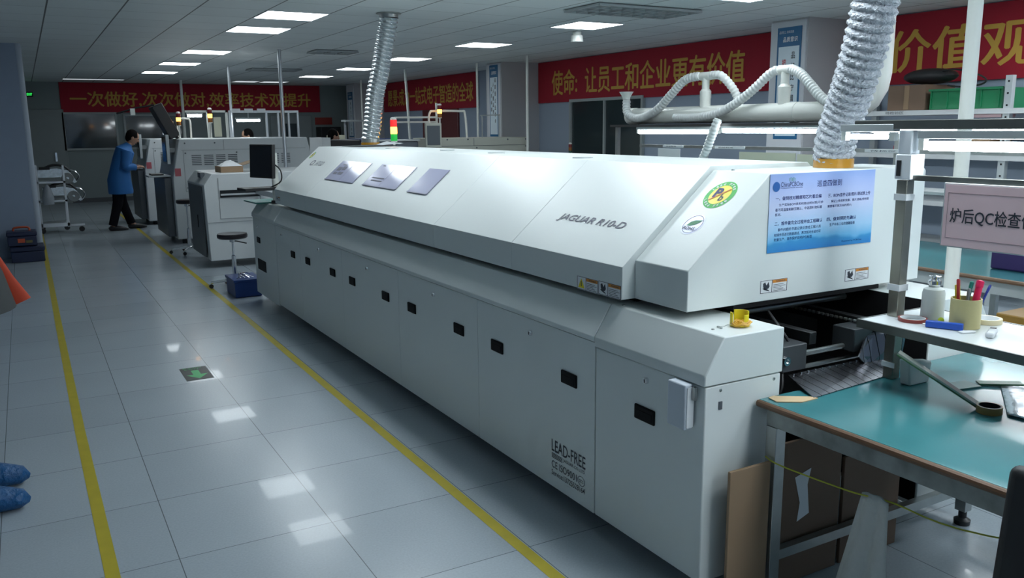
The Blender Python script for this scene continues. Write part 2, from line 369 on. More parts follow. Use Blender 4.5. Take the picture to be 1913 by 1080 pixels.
# ceiling vents
def vent(x0, x1, y0, y1, label, cells=7, rows=3):
    t = thing('ceiling_vent', label, 'vent', ((x0 + x1) / 2, (y0 + y1) / 2, HC), 'ceiling grilles')
    MB().box(x0, x1, y0, y1, HC - 0.012, HC - 0.0005).build('backing', MGREY, t)
    g = MB()
    for i in range(cells + 1):
        x = x0 + (x1 - x0) * i / cells; g.box(x - 0.012, x + 0.012, y0, y1, HC - 0.03, HC - 0.012)
    for i in range(rows + 1):
        y = y0 + (y1 - y0) * i / rows; g.box(x0, x1, y - 0.012, y + 0.012, HC - 0.03, HC - 0.0125)
    g.build('grille', LGREY, t)
vent(4.6, 5.8, 6.5, 7.06, 'grey ceiling air grille of square cells near the smoke detector', 9, 3)
vent(3.68, 4.28, 11.95, 12.4, 'dark ceiling air grille left of the thin silver duct', 3, 3)
vent(3.7, 4.6, 15.9, 16.4, 'small dark ceiling air grille farther back, left of the thin silver duct', 3, 3)
t = thing('smoke_detector', 'white round smoke detector hanging below the ceiling by the bright panel', 'smoke detector', (5.76, 8.58, HC))
MB().lathe((5.76, 8.58, 0), [(0, HC - 0.005), (0.05, HC - 0.005), (0.05, HC - 0.03), (0.045, HC - 0.035), (0.068, HC - 0.05), (0.072, HC - 0.12), (0.0, HC - 0.125)], 20).build('housing', PVC, t)

# ------------------------------------------------------------------ banners
def banner(label, lines, plane, a0, a1, z0, z1, size=None):
    if plane == 'Y':
        t = thing('banner', label, 'banner', ((a0 + a1) / 2, Y1 - 0.02, z0)); MB().box(a0, a1, Y1 - 0.03, Y1 - 0.022, z0, z1).build('cloth', REDB, t)
        for s, p, q, r0_, r1_ in lines: text(s, t, (p, Y1 - 0.03, r0_), (1, 0, 0), (0, 0, 1), q - p, r1_ - r0_, GOLD, bold=0.018, off=0.003)
    else:
        t = thing('banner', label, 'banner', (X1 - 0.02, (a0 + a1) / 2, z0)); MB().box(X1 - 0.03, X1 - 0.022, min(a0, a1), max(a0, a1), z0, z1).build('cloth', REDB, t)
        for s, p, q, r0_, r1_ in lines: text(s, t, (X1 - 0.03, p, r0_), (0, -1, 0), (0, 0, 1), p - q, r1_ - r0_, GOLD, bold=0.018, off=0.003)
    return t
banner('long red banner with dim gold characters across the back wall', [('一次做好,次次做对,效率技术双提升', 1.02, 6.5, 2.15, 2.5)], 'Y', 0.82, 6.75, 2.03, 2.69)
banner('red banner on the right wall between the two farther columns', [('愿景:成为一站式电子智造的全球', 20.1, 15.5, 2.13, 2.52)], 'X', 20.4, 15.3, 2.0, 2.69)
banner('red banner with gold characters above the dark window, right wall', [('使命:  让员工和企业更有价值', 12.55, 8.05, 2.13, 2.53)], 'X', 13.0, 7.35, 2.01, 2.69)
banner('red banner with large gold characters above the rack at the right', [('价值观:诚信', 6.0, 3.4, 2.12, 2.53)], 'X', 6.38, 2.2, 2.0, 2.69)

# column notices
def notice(x, ya, yb, z0, z1, cols, label):
    """on the -X face of a column; ya>yb"""
    t = thing('column_notice', label, 'notice', (x, (ya + yb) / 2, z0)); W = ya - yb; H = z1 - z0
    MB().box(x - 0.006, x - 0.001, yb, ya, z0, z1).build('board', mat('notice_blue', (0.02, 0.14, 0.3), 0.4), t)
    o = (x - 0.006, ya, z0); m = MB(); decal(m, o, (0, -1, 0), (0, 0, 1), W * 0.07, W * 0.93, H * 0.03, H * 0.83); m.build('sheet', mat('notice_pale', (0.74, 0.85, 0.92), 0.4), t)
    text('品质至上 持续改善', t, (x - 0.006, ya - W * 0.08, z0 + H * 0.945), (0, -1, 0), (0, 0, 1), W * 0.6, H * 0.025, PAPER)
    text('品质意识', t, (x - 0.006, ya - W * 0.25, z0 + H * 0.87), (0, -1, 0), (0, 0, 1), W * 0.6, H * 0.045, PAPER, bold=0.02)
    for s, cx, zt, mm in cols:
        for i, ch in enumerate(s):
            text(ch, t, (x - 0.0065, ya - W * cx, z0 + H * (zt - 0.095 * i)), (0, -1, 0), (0, 0, 1), W * 0.15, H * 0.058, mm, bold=0.02)
    return t
notice(7.185, 6.83, 6.50, 1.45, 2.62, (('把关职能要到位', 0.25, 0.66, RED), ('品好比守国门', 0.62, 0.72, INK)), 'blue and white notice with vertical characters on the nearest wall column')
notice(7.185, 13.42, 13.12, 1.45, 2.66, (('品质是企业生命', 0.62, 0.76, INK), ('人人重品质', 0.38, 0.7, INK), ('追求卓越', 0.16, 0.64, INK)), 'narrow blue notice with vertical characters on the middle wall column')
notice(7.185, 20.95, 20.6, 1.4, 2.5, (('安全生产人人有责', 0.5, 0.72, INK),), 'dark blue green notice on the farthest column beside the thin silver duct')
t = thing('exit_sign', 'small glowing green exit sign high on the back wall', 'exit sign', (0.2, Y1 - 0.03, 2.37))
MB().box(0.05, 0.30, Y1 - 0.06, Y1 - 0.03, 2.37, 2.475).build('housing', RUB, t)
EG = mat('exit_green_glow', (0.02, 0.2, 0.03), 0.4, emit=(0.03, 0.9, 0.12), es=0.8)
text('出口 EXIT', t, (0.065, Y1 - 0.06, 2.39), (1, 0, 0), (0, 0, 1), 0.22, 0.07, EG, bold=0.03)
tag(MB().box(7.0 - 0.4, 7.05, Y1 - 0.02, Y1 - 0.002, 1.72, 1.9).build('wall_notice', mat('red_notice', (0.35, 0.04, 0.03), 0.5)), 'small red notice on the back wall above a dark cabinet', 'notice')
tag(MB().box(6.6, 7.12, Y1 - 0.5, Y1 - 0.05, 0, 1.66).build('dark_cabinet', BLACK, bevel=0.01), 'tall black cabinet standing at the back wall under the red notice', 'cabinet')

# ================================================================== REFLOW OVEN
ov = thing('reflow_oven', 'long white industrial oven with sloping hood and row of lower doors', 'oven', (2.565, 4.9, 0))
XA, XB = 1.82, 3.31                 # lower body
def mirror(poly): c = (XA + XB) / 2; return [(2 * c - x, z) for x, z in poly][::-1]
# lower body
lb = MB(); lb.box(XA + 0.012, XB - 0.012, 2.58, 7.36, 0.10, 0.80); lb.build('body', WHITE, ov, bevel=0.004)
# near end cabinets (left and right of the exit)
nl = MB().prism([(XA, 0.10), (XA, 0.782), (2.155, 0.782), (2.155, 0.10)], 1, 1.967, 2.573).build('end_cabinet', WHITE, ov, bevel=0.004)
nr = MB().box(2.955, XB, 1.967, 2.573, 0.10, 0.782).build('end_cabinet', WHITE, ov, bevel=0.004)
MB().prism([(1.812, 0.786), (1.812, 0.823), (1.89, 0.942), (2.158, 0.942), (2.158, 0.786)], 1, 1.962, 2.573).build('end_cover', WHITE, ov, bevel=0.004)
MB().prism(mirror([(1.812, 0.786), (1.812, 0.823), (1.89, 0.942), (2.175, 0.942), (2.175, 0.786)]), 1, 1.962, 2.573).build('end_cover', WHITE, ov, bevel=0.004)
# inside of the exit: dark cavity
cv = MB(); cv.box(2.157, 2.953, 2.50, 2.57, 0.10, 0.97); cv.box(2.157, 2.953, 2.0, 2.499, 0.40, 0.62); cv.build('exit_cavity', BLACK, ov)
MATT = mat('shade_black', (0.008, 0.008, 0.009), 0.8, spec=0.2)  # near-black for sheets that stand in for shade inside the exit
for xa in (2.1555, 2.9505): MB().box(xa + 0.0005, xa + 0.0035, 1.975, 2.499, 0.12, 0.94).build('shade_liner', MATT, ov)
MB().box(2.16, 2.95, 2.205, 2.498, 0.955, 0.971).build('shade_roof', MATT, ov)
# long side ledges
MB().prism([(1.812, 0.803), (1.812, 0.823), (1.89, 0.942), (2.2, 0.942), (2.2, 0.803)], 1, 2.577, 7.36).build('side_ledge', WHITE, ov, bevel=0.003)
MB().prism(mirror([(1.812, 0.803), (1.812, 0.823), (1.89, 0.942), (2.2, 0.942), (2.2, 0.803)]), 1, 2.577, 7.36).build('side_ledge', WHITE, ov, bevel=0.003)
MB().box(2.0, 3.13, 2.56, 7.5, 0.80, 0.975).build('heating_chamber', BLACK, ov)
# far end cabinet
MB().box(XA, XB, 7.372, 8.2, 0.08, 0.80).build('end_cabinet', WHITE, ov, bevel=0.004)
MB().prism([(1.812, 0.803), (1.812, 0.838), (1.89, 0.945), (3.24, 0.945), (3.318, 0.838), (3.318, 0.803)], 1, 7.366, 8.205).build('end_cover', WHITE, ov, bevel=0.004)
# hinge strips and feet
for y in (2.3, 4.0, 5.7, 7.2, 8.0):
    for x in (1.98, 3.15): MB().lathe((x, y, 0), [(0, 0.001), (0.04, 0.001), (0.04, 0.02), (0.015, 0.025), (0.015, 0.11)], 14).build('foot', STEEL, ov)
# doors, handles, locks
HB = mat('handle_black', (0.004, 0.004, 0.005), 0.6, spec=0.2)
def handle(parent, y, z=0.61, w=0.112, h=0.055):
    hb = MB().box(XA - 0.008, XA + 0.002, y - w / 2, y + w / 2, z - h / 2, z + h / 2).build('handle', HB, parent, bevel=0.006)
    MB().box(XA - 0.0095, XA - 0.0085, y - w / 2 + 0.012, y + w / 2 - 0.012, z - h / 2 + 0.01, z + h / 2 - 0.018).build('handle_recess', HB, hb)
def lock(parent, y, z=0.738):
    lk = MB().lathe((XA - 0.0, y, z), [(0, 0.012), (0.009, 0.012), (0.011, 0.009), (0.012, 0.0)], 16, axis=(-1, 0, 0)).build('lock', CHROME, parent)
    MB().obox((XA - 0.0125, y, z), (0, 1, 0), (0, 0, 1), (1, 0, 0), 0.0015, 0.006, 0.0006).build('keyhole', BLACK, lk)
seams = [7.357, 6.617, 5.59, 4.57, 3.56, 2.578]
for a, b_ in zip(seams, seams[1:]):
    d = MB().box(XA, XA + 0.012, b_ + 0.0012, a - 0.0012, 0.10, 0.798).build('door', WHITE, ov, bevel=0.0015)
hs = [6.826, 6.408, 5.798, 5.38, 4.772, 4.368, 3.763, 3.36, 2.755]
doors = [c for c in ov.children if c.name.startswith('door')]
def door_at(y):
    for i, (a, b_) in enumerate(zip(seams, seams[1:])):
        if b_ < y < a: return doors[i]
for y in hs: handle(door_at(y), y)
for y in (7.145, 6.10, 5.077, 4.062, 3.056): lock(door_at(y), y)
handle(nl, 2.269, 0.605); lock(nl, 2.263, 0.731)
far = [c for c in ov.children if c.name.startswith('end_cabinet')][-1]
handle(far, 8.0, 0.6); lock(far, 8.02, 0.725)
MB().box(XA - 0.004, XA + 0.001, 7.78, 8.08, 0.32, 0.42).build('vent', HB, far)
# end face details
MB().box(1.878, 1.892, 1.9635, 1.968, 0.70, 0.727).build('socket', DGREY, nl)
for x in (1.885, 2.125): MB().lathe((x, 1.968, 0.765), [(0, 0.004), (0.005, 0.003), (0.006, 0)], 10, axis=(0, -1, 0)).build('screw', STEEL, nl)
for (x, y) in ((1.915, 2.53), (1.93, 2.06)): MB().lathe((x, y, 0.942), [(0.006, 0), (0.005, 0.003), (0, 0.004)], 10).build('screw', STEEL, ov)
# hood
HP = lambda x0, zb, z0, xr, zt: [(x0, zb), (x0, z0), (xr, zt), (5.13 - xr, zt), (5.13 - x0, z0), (5.13 - x0, zb)]
for a, b_ in ((2.497, 3.328), (3.331, 4.18), (4.183, 6.62), (6.623, 7.55)):
    MB().prism(HP(1.882, 0.972, 1.095, 2.297, 1.454), 1, a, b_).build('hood', WHITE, ov, bevel=0.0015)
cap = MB().prism([(1.940, 0.972), (1.940, 1.117), (2.310, 1.437), (2.90, 1.437), (3.19, 1.20), (3.19, 0.972)], 1, 2.202, 2.495)
cap = MB().prism([(1.940, 0.972), (1.940, 1.117), (2.310, 1.437), (3.17, 1.437), (3.19, 1.42), (3.19, 0.972)], 1, 2.202, 2.495).build('hood_end', WHITE, ov, bevel=0.003)
# small lids and marks on top of the hood
for (x, y) in ((2.42, 3.55), (2.5, 4.6), (2.55, 5.4), (2.5, 6.3), (2.36, 2.44)):
    MB().lathe((x, y, 1.454 if y > 2.5 else 1.437), [(0.0, 0.006), (0.05 if y > 2.5 else 0.006, 0.005), (0.052 if y > 2.5 else 0.007, 0)], 20).build('top_lid', LGREY, ov)
# lettering on the slope
UF = (0, -1, 0); VS = (0.415, 0, 0.359)
text('JAGUAR R10-D', ov, (2.006, 3.15, 1.203), UF, VS, 0.475, 0.048, GREYINK, shear=0.25, bold=0.012)
text('LEAD-FREE', ov, (XA, 2.889, 0.262), UF, (0, 0, 1), 0.252, 0.052, INK, bold=0.008)
m = MB()
for k in range(4): decal(m, (XA, 2.889, 0.232), UF, (0, 0, 1), 0, 0.082, 0.006 * k, 0.006 * k + 0.003)
m.build('stripes', INK, ov)
text('JAGUAR CO.,LTD.', ov, (XA, 2.800, 0.236), UF, (0, 0, 1), 0.163, 0.018, INK)
text('CE ISO9001', ov, (XA, 2.889, 0.188), UF, (0, 0, 1), 0.19, 0.032, INK, bold=0.004)
m = MB(); disc(m, (XA, 2.667, 0.203), UF, (0, 0, 1), 0.026, 0.021, hole=0.88); m.build('certification_mark', INK, ov)
text('CCC', ov, (XA, 2.682, 0.196), UF, (0, 0, 1), 0.03, 0.014, INK, bold=0.01)
text('Service:13725528164', ov, (XA, 2.889, 0.155), UF, (0, 0, 1), 0.248, 0.024, INK, bold=0.004)
# maker's mark on the far part of the slope
m = MB(); disc(m, (2.148, 7.25, 1.325), UF, VS, 0.05, 0.034, hole=0.55); m.build('maker_mark', mat('pale_grey_ink', (0.25, 0.26, 0.3), 0.5), ov)
text('HTGD', ov, (2.128, 7.15, 1.308), UF, VS, 0.2, 0.05, MATS['pale_grey_ink'], shear=0.2, bold=0.01)
# warning labels
def warn(parent, org, u, v, kind='hand', w=0.07, h=0.05, left=True):
    m = MB(); decal(m, org, u, v, 0, w * 2, 0, h, 0.0006); o = m.build('warning_label', PAPER, parent, smooth=False)
    m = MB(); decal(m, org, u, v, w * 0.02, w * 1.98, h * 0.94, h * 0.97, 0.0012); decal(m, org, u, v, w * 0.02, w * 1.98, h * 0.03, h * 0.06, 0.0012)
    for x in (0.02, 0.84, 1.94): decal(m, org, u, v, w * x, w * (x + 0.03), h * 0.03, h * 0.97, 0.0012)
    for k in range(5): decal(m, org, u, v, w * 0.96, w * (1.85 - 0.15 * (k % 3)), h * (0.12 + 0.11 * k), h * (0.15 + 0.11 * k), 0.0012)
    U = Vector(u).normalized(); V = Vector(v).normalized(); nn = U.cross(V)
    P = lambda a, b: Vector(org) + U * a * w + V * b * h + nn * 0.0012
    if kind == 'hand':
        m.add([P(.2, .75), P(.35, .85), P(.45, .6), P(.6, .85), P(.68, .5), P(.6, .35), P(.35, .3), P(.22, .5)], [(0, 1, 2, 3, 4, 5, 6, 7)])
        m.add([P(.15, .4), P(.3, .28), P(.7, .12), P(.6, .25), P(.3, .42)], [(0, 1, 2, 3, 4)])
    m.build('print', INK, o, smooth=False)
    if kind != 'hand':
        t1 = MB(); t1.add([P(.12, .15), P(.74, .15), P(.43, .85)], [(0, 1, 2)]); t1.build('triangle', YELLOW, o, smooth=False)
        t2 = MB(); t2.add([p + nn * 0.0005 for p in (P(.40, .28), P(.48, .28), P(.46, .65), P(.40, .65))], [(0, 1, 2, 3)]); t2.build('symbol', INK, o, smooth=False)
    m = MB(); decal(m, org, u, v, w * 0.9, w * 1.94, h * 0.72, h * 0.93, 0.0014); m.build('header', ORANGE, o, smooth=False)
    text('WARNING', o, Vector(org) + U * w * 1.12 + V * h * 0.77, u, v, w * 0.7, h * 0.12, INK, bold=0.02, off=0.0016)
warn(cap, (2.284, 2.202, 1.0), (1, 0, 0), (0, 0, 1)); warn(cap, (2.738, 2.202, 1.001), (1, 0, 0), (0, 0, 1))
mh = [c for c in ov.children if c.name.startswith('hood')][0]
warn(mh, (1.882, 2.795, 0.968), UF, (0, 0, 1), 'tri', 0.073, 0.055); warn(mh, (1.882, 2.647, 0.970), UF, (0, 0, 1), 'hand', 0.073, 0.055)
warn(ov, (1.882, 7.5, 1.0), UF, (0, 0, 1), 'hand', 0.06, 0.035)
# badges on the near slope
def pb_badge(parent, c, r, far=False):
    u = Vector(UF); v = Vector(VS).normalized()
    m = MB(); disc(m, c, u, v, r, r, off=0.0008, n=48); o = m.build('lead_free_badge', GREEN, parent, smooth=False)
    m = MB(); disc(m, c, u, v, r * 0.70, r * 0.70, off=0.0014, n=40); m.build('disc', YELLOW, o, smooth=False)
    nav = mat('navy_ink', (0.02, 0.02, 0.12), 0.5)
    C = Vector(c)
    text('P', o, C - u * r * 0.45 - v * r * 0.22, u, v, r * 0.5, r * 0.7, nav, bold=0.05, off=0.002)
    text('b', o, C + u * r * 0.12 - v * r * 0.45, u, v, r * 0.3, r * 0.5, INK, bold=0.03, off=0.002)
    m = MB(); d = (u + v * 0.9).normalized(); e = d.cross(u.cross(v)); nn = u.cross(v)
    m.add([C - d * r * .68 - e * r * .03 + nn * .003, C + d * r * .68 - e * r * .03 + nn * .003, C + d * r * .68 + e * r * .03 + nn * .003, C - d * r * .68 + e * r * .03 + nn * .003], [(0, 1, 2, 3)])
    m.build('slash', RED, o, smooth=False)
    for s, a0, sgn in (('Lead Free', 2.7, -1), ('Lead Free', 3.7, 1)):
        for i, ch in enumerate(s):
            if ch == ' ': continue
            a = a0 + sgn * 0.26 * i
            if sgn > 0: uu = Vector(u) * -math.sin(a) + v * math.cos(a); vv = -(u * math.cos(a) + v * math.sin(a))
            else: uu = (u * math.sin(a) - v * math.cos(a)); vv = u * math.cos(a) + v * math.sin(a)
            rr = r * (0.74 if sgn < 0 else 0.93)
            text(ch, o, C + (u * math.cos(a) + v * math.sin(a)) * rr - uu * r * 0.06, uu, vv, r * 0.13, r * 0.17, PAPER, bold=0.02, off=0.0016)
pb_badge(cap, (2.216, 2.352, 1.3558), 0.070)
pb_badge(ov, (2.215, 7.47, 1.383), 0.04)
m = MB(); cc = (2.098, 2.362, 1.2538); disc(m, cc, UF, VS, 0.051, 0.051, n=40); rb = m.build('compliance_badge', mat('badge_silver', (0.5, 0.53, 0.68), 0.3, 0.3), cap, smooth=False)
m = MB(); disc(m, cc, UF, VS, 0.045, 0.045, n=40, off=0.0014, hole=0.95); m.build('ring', GREYINK, rb, smooth=False)
m = MB(); v = Vector(VS).normalized(); u = Vector(UF); C = Vector(cc) + u.cross(v) * 0.0016
m.add([C + u * a * 0.04 + v * b_ * 0.04 for a, b_ in ((-.7, -.25), (-.45, .25), (0, .5), (.55, .55), (.85, .6), (.6, .2), (.2, -.1), (-.25, -.25))], [tuple(range(8))])
m.build('leaf', mat('leaf_green', (0.05, 0.22, 0.1), 0.5), rb, smooth=False)
text('ROHS', rb, C - u * 0.032 - v * 0.03, u, v, 0.06, 0.016, INK, bold=0.02)
# conveyor parts in the exit
for x in (2.35, 2.70): MB().box(x, x + 0.035, 2.02, 2.499, 0.84, 0.885).build('conveyor_rail', BLACK, ov, bevel=0.003)
ch = MB()
for k in range(22): ch.tube([(2.69, 2.03 + k * 0.022, 0.87), (2.69, 2.042 + k * 0.022, 0.87)], 0.006, 8)
ch.build('chain', STEEL, ov)
MB().box(2.60, 2.74, 2.03, 2.13, 0.775, 0.862).build('rail_end_block', mat('anodised_dark', (0.05, 0.055, 0.06), 0.35), ov, bevel=0.003)
MB().box(2.22, 2.34, 2.02, 2.12, 0.755, 0.85).build('motor_block', MATS['anodised_dark'], ov, bevel=0.004)
MB().lathe((2.232, 2.02, 0.80), [(0, 0.008), (0.008, 0.008), (0.008, 0.012), (0.016, 0.012), (0.016, 0)], 14, axis=(0, -1, 0)).build('knob', CHROME, ov)
m = MB(); m.tube([(2.34, 2.08, 0.79), (2.9, 2.08, 0.79)], 0.011, 10); m.tube([(2.34, 2.08, 0.74), (2.9, 2.08, 0.74)], 0.009, 10); m.tube([(2.2, 2.35, 0.9), (2.93, 2.35, 0.9)], 0.012, 10); m.tube([(2.2, 2.45, 0.93), (2.93, 2.45, 0.93)], 0.012, 10)
m.build('shaft', STEEL, ov)
m = MB(); m.tube(smooth_path([(2.24, 2.04, 0.76), (2.22, 2.02, 0.70), (2.2, 2.05, 0.66), (2.18, 2.2, 0.64)]), 0.006, 8); m.tube(smooth_path([(2.3, 2.07, 0.85), (2.28, 2.1, 0.9), (2.33, 2.2, 0.93)]), 0.006, 8); m.build('cable', RUB, ov)
# document pockets
PK = mat('document_film', (0.47, 0.48, 0.66), 0.12, coat=0.4)
def pocket(label, ya, yb, split=None, marks=()):
    t = thing('document_pocket', label, 'document pocket', (2.03, (ya + yb) / 2, 1.222))
    v = Vector(VS).normalized(); s0 = Vector((2.031, ya, 1.224)); m = MB(); decal(m, s0, UF, VS, 0, ya - yb, 0, 0.208, 0.003); m.build('sleeve', PK, t)
    m = MB(); decal(m, s0, UF, VS, 0, ya - yb, -0.004, 0.004, 0.006); decal(m, s0, UF, VS, ya - yb - 0.006, ya - yb, 0, 0.208, 0.005)
    if split: decal(m, s0, UF, VS, split, split + 0.004, 0, 0.208, 0.005)
    m.build('edge', mat('film_edge', (0.2, 0.2, 0.32), 0.3), t)
    if marks:
        m = MB()
        for a, b_, c, d in marks: decal(m, s0, UF, VS, a, b_, c, d, 0.0045)
        m.build('print', mat('faded_print', (0.1, 0.1, 0.14), 0.5), t)
pocket('clear document pocket on the oven hood, leftmost, with printed blocks', 6.55, 5.9, 0.32, ((0.06, 0.14, 0.06, 0.085), (0.16, 0.26, 0.06, 0.09), (0.06, 0.14, 0.1, 0.14), (0.16, 0.24, 0.11, 0.15), (0.1, 0.2, 0.16, 0.17)))
pocket('clear document pocket on the oven hood, middle one, with two printed lines', 5.70, 5.085, 0.3, ((0.08, 0.28, 0.045, 0.055), (0.06, 0.28, 0.07, 0.08), (0.05, 0.1, 0.19, 0.196)))
pocket('clear document pocket on the oven hood, rightmost and blank', 4.89, 4.595)
# white paper dispenser hanging on the near end
t = thing('paper_dispenser', 'flat white box hanging on the near lower door of the long oven', 'dispenser box', (XA - 0.02, 2.09, 0.6))
MB().box(1.776, 1.811, 2.013, 2.100, 0.632, 0.785).build('box', mat('box_bluish_white', (0.6, 0.65, 0.72), 0.5), t, bevel=0.004)
MB().box(1.783, 1.811, 2.0095, 2.0125, 0.64, 0.775).build('lid', PAPER, t)
MB().box(1.800, 1.8115, 1.995, 2.008, 0.735, 0.778).build('clip', STEEL, t)
# poster
pt = thing('oven_poster', 'blue poster with Chinese text stuck on the near end of the oven hood', 'poster', (2.6, 2.2, 1.148))
def poster_mat():
    m = bpy.data.materials.new('poster_print'); m.use_nodes = True; nt = m.node_tree; N = nt.nodes; L = nt.links; b = N['Principled BSDF']
    tc = N.new('ShaderNodeTexCoord'); sp = N.new('ShaderNodeSeparateXYZ'); L.new(tc.outputs['Object'], sp.inputs[0])
    nz = N.new('ShaderNodeTexNoise'); nz.inputs['Scale'].default_value = 9; L.new(tc.outputs['Object'], nz.inputs['Vector'])
    a = N.new('ShaderNodeMath'); a.operation = 'MULTIPLY_ADD'; L.new(nz.outputs['Fac'], a.inputs[0]); a.inputs[1].default_value = 0.05; L.new(sp.outputs[2], a.inputs[2])
    r = N.new('ShaderNodeMapRange'); L.new(a.outputs[0], r.inputs[0]); r.inputs[1].default_value = 0.02; r.inputs[2].default_value = 0.32
    cr = N.new('ShaderNodeValToRGB'); L.new(r.outputs[0], cr.inputs[0]); e = cr.color_ramp.elements
    e[0].position = 0; e[0].color = (0.03, 0.22, 0.6, 1); e[1].position = 1; e[1].color = (0.30, 0.43, 0.80, 1)
    for p, c in ((0.13, (0.05, 0.3, 0.62, 1)), (0.17, (0.16, 0.48, 0.78, 1)), (0.3, (0.38, 0.62, 0.87, 1)), (0.55, (0.58, 0.66, 0.9, 1)), (0.75, (0.48, 0.57, 0.88, 1))):
        q = e.new(p); q.color = c
    L.new(cr.outputs[0], b.inputs['Base Color']); b.inputs['Roughness'].default_value = 0.35; return m
MB().box(2.308, 2.873, 2.1985, 2.2005, 1.149, 1.434).build('sheet', poster_mat(), pt)
NAVYI = mat('navy_print', (0.004, 0.012, 0.13), 0.7, spec=0.1); PO = lambda a, b_: (2.308 + a * 0.565, 2.1985, 1.149 + b_ * 0.285)
def ptxt(s, a, b_, w, h, mm=NAVYI, bold=0.01): text(s, pt, PO(a, b_), (1, 0, 0), (0, 0, 1), w * 0.565, h * 0.285, mm, bold=bold, off=0.0005)
ptxt('巡查四做到', 0.43, 0.81, 0.235, 0.085, bold=0.006)
ptxt('ChinaPCBOne', 0.095, 0.835, 0.2, 0.06, mat('logo_ink', (0.04, 0.06, 0.2), 0.5)); ptxt('Professional PCB & Assembly', 0.095, 0.81, 0.2, 0.018)
m = MB(); disc(m, PO(0.055, 0.84), (1, 0, 0), (0, 0, 1), 0.018, 0.018, off=0.0012, n=24); m.build('logo_globe', mat('globe_blue', (0.02, 0.12, 0.4), 0.4), pt)
m = MB()
for k in range(5): q = PO(0.17 + k * 0.012, 0.9); m.box(q[0], q[0] + 0.0015, q[1] - 0.0012, q[1] - 0.0006, q[2], q[2] + 0.012 + 0.003 * (k % 2))
m.build('logo_strokes', mat('logo_green', (0.15, 0.45, 0.2), 0.5), pt)
for s, a, b_, w, h, bo in (('一、做到核对精度和芯片看后编', 0.055, 0.665, 0.42, 0.05, .014), ('生产实际BOM表和线路运转对照(可参', 0.085, 0.585, 0.41, 0.04, 0), ('看不同温度和耐压确认、中途换料物料需', 0.055, 0.525, 0.43, 0.04, 0), ('核对。', 0.055, 0.465, 0.055, 0.04, 0),
        ('二、首件做完全过程并由工程确认', 0.055, 0.345, 0.44, 0.05, .014), ('首件问题的书面记录反馈给工程人员', 0.085, 0.27, 0.4, 0.04, 0), ('和操作员进行数据调试、再次核对无误方可', 0.055, 0.205, 0.43, 0.04, 0), ('批量生产、首件保护实时护位标签', 0.055, 0.145, 0.35, 0.04, 0),
        ('三、BOM/首件记录/照片/测试表上传', 0.54, 0.66, 0.42, 0.05, .01), ('保证上传资料完整、图片清晰(特别是', 0.57, 0.585, 0.38, 0.04, 0), ('需要看不同方向的照片)', 0.54, 0.52, 0.24, 0.04, 0),
        ('四、做到预防先确认', 0.54, 0.345, 0.29, 0.05, .014), ('生产中各工位的潜藏隐患', 0.57, 0.275, 0.25, 0.04, 0)):
    ptxt(s, a, b_, w, h, bold=bo * 0.6 + 0.004)
ptxt('Powered by PCBOne', 0.7, 0.04, 0.2, 0.025)

# tower lights
TR = mat('signal_red', (0.5, 0.01, 0.01), 0.3, emit=(1, 0.02, 0.02), es=0.12); TRL = mat('signal_red_lit', (0.5, 0.01, 0.01), 0.3, emit=(1, 0.03, 0.03), es=0.7)
TA = mat('signal_amber_lit', (0.8, 0.3, 0.02), 0.3, emit=(1.0, 0.42, 0.05), es=5.0); TG = mat('signal_green', (0.02, 0.35, 0.05), 0.3, emit=(0.02, 0.8, 0.1), es=0.25)
TAo = mat('signal_amber_off', (0.35, 0.12, 0.02), 0.3); TGo = mat('signal_green_off', (0.015, 0.08, 0.05), 0.3); TRo = mat('signal_red_off', (0.2, 0.015, 0.02), 0.3)
def tower(x, y, z, label, r=0.03, h=0.055, pole=0.06, mm=(TG, TA, TRL)):
    t = thing('signal_tower_light', label, 'signal light', (x, y, z))
    MB().lathe((x, y, z), [(0, 0), (r * .8, 0), (r * .8, 0.01), (r * .35, 0.015), (r * .35, pole), (r, pole), (r, pole + 0.01), (0, pole + 0.01)], 16).build('base', PVC, t)
    q = z + pole + 0.01
    for nme, m_ in zip(('green_lamp', 'amber_lamp', 'red_lamp'), mm):
        MB().lathe((x, y, q), [(0, 0), (r, 0), (r * 1.05, h * .1), (r * 1.05, h * .9), (r, h), (0, h)], 18).build(nme, m_, t); q += h
    MB().lathe((x, y, q), [(r, 0), (r, 0.015), (r * .7, 0.025), (0, 0.027)], 16).build('cap', PVC, t)
tower(3.28, 8.2, 0.943, 'signal tower with bright amber and red lamps behind the thin silver duct', 0.032, 0.07, 0.53)

# ================================================================== DUCTS
def duct(pts, r0_, r1_, pitch, amp, jit, n=40):
    path = smooth_path(pts, 10); fine = resample(path, pitch / 6); m = len(fine); mb = MB(); P = []
    L = m
    for i, p in enumerate(fine):
        t = (fine[min(i + 1, m - 1)] - fine[max(i - 1, 0)]).normalized(); u = Vector((1, 0, 0)); u = (u - t * u.dot(t)).normalized(); v = t.cross(u)
        rb = r0_ + (r1_ - r0_) * i / (m - 1)
        for k in range(n):
            a = 2 * PI * k / n; ph = i / 6.0 + k / n      # helix
            rr = rb + amp * (abs(math.sin(ph * PI)) - 0.5) * 2 + random.uniform(-jit, jit)
            P.append(p + (u * math.cos(a) + v * math.sin(a)) * rr + t * random.uniform(-jit, jit))
    fs = [(i * n + k, i * n + (k + 1) % n, (i + 1) * n + (k + 1) % n, (i + 1) * n + k) for i in range(m - 1) for k in range(n)]
    mb.add(P, fs); return mb
t = thing('foil_duct', 'large crumpled silver foil duct rising from the near end of the oven', 'exhaust duct', (2.82, 2.36, 1.437))
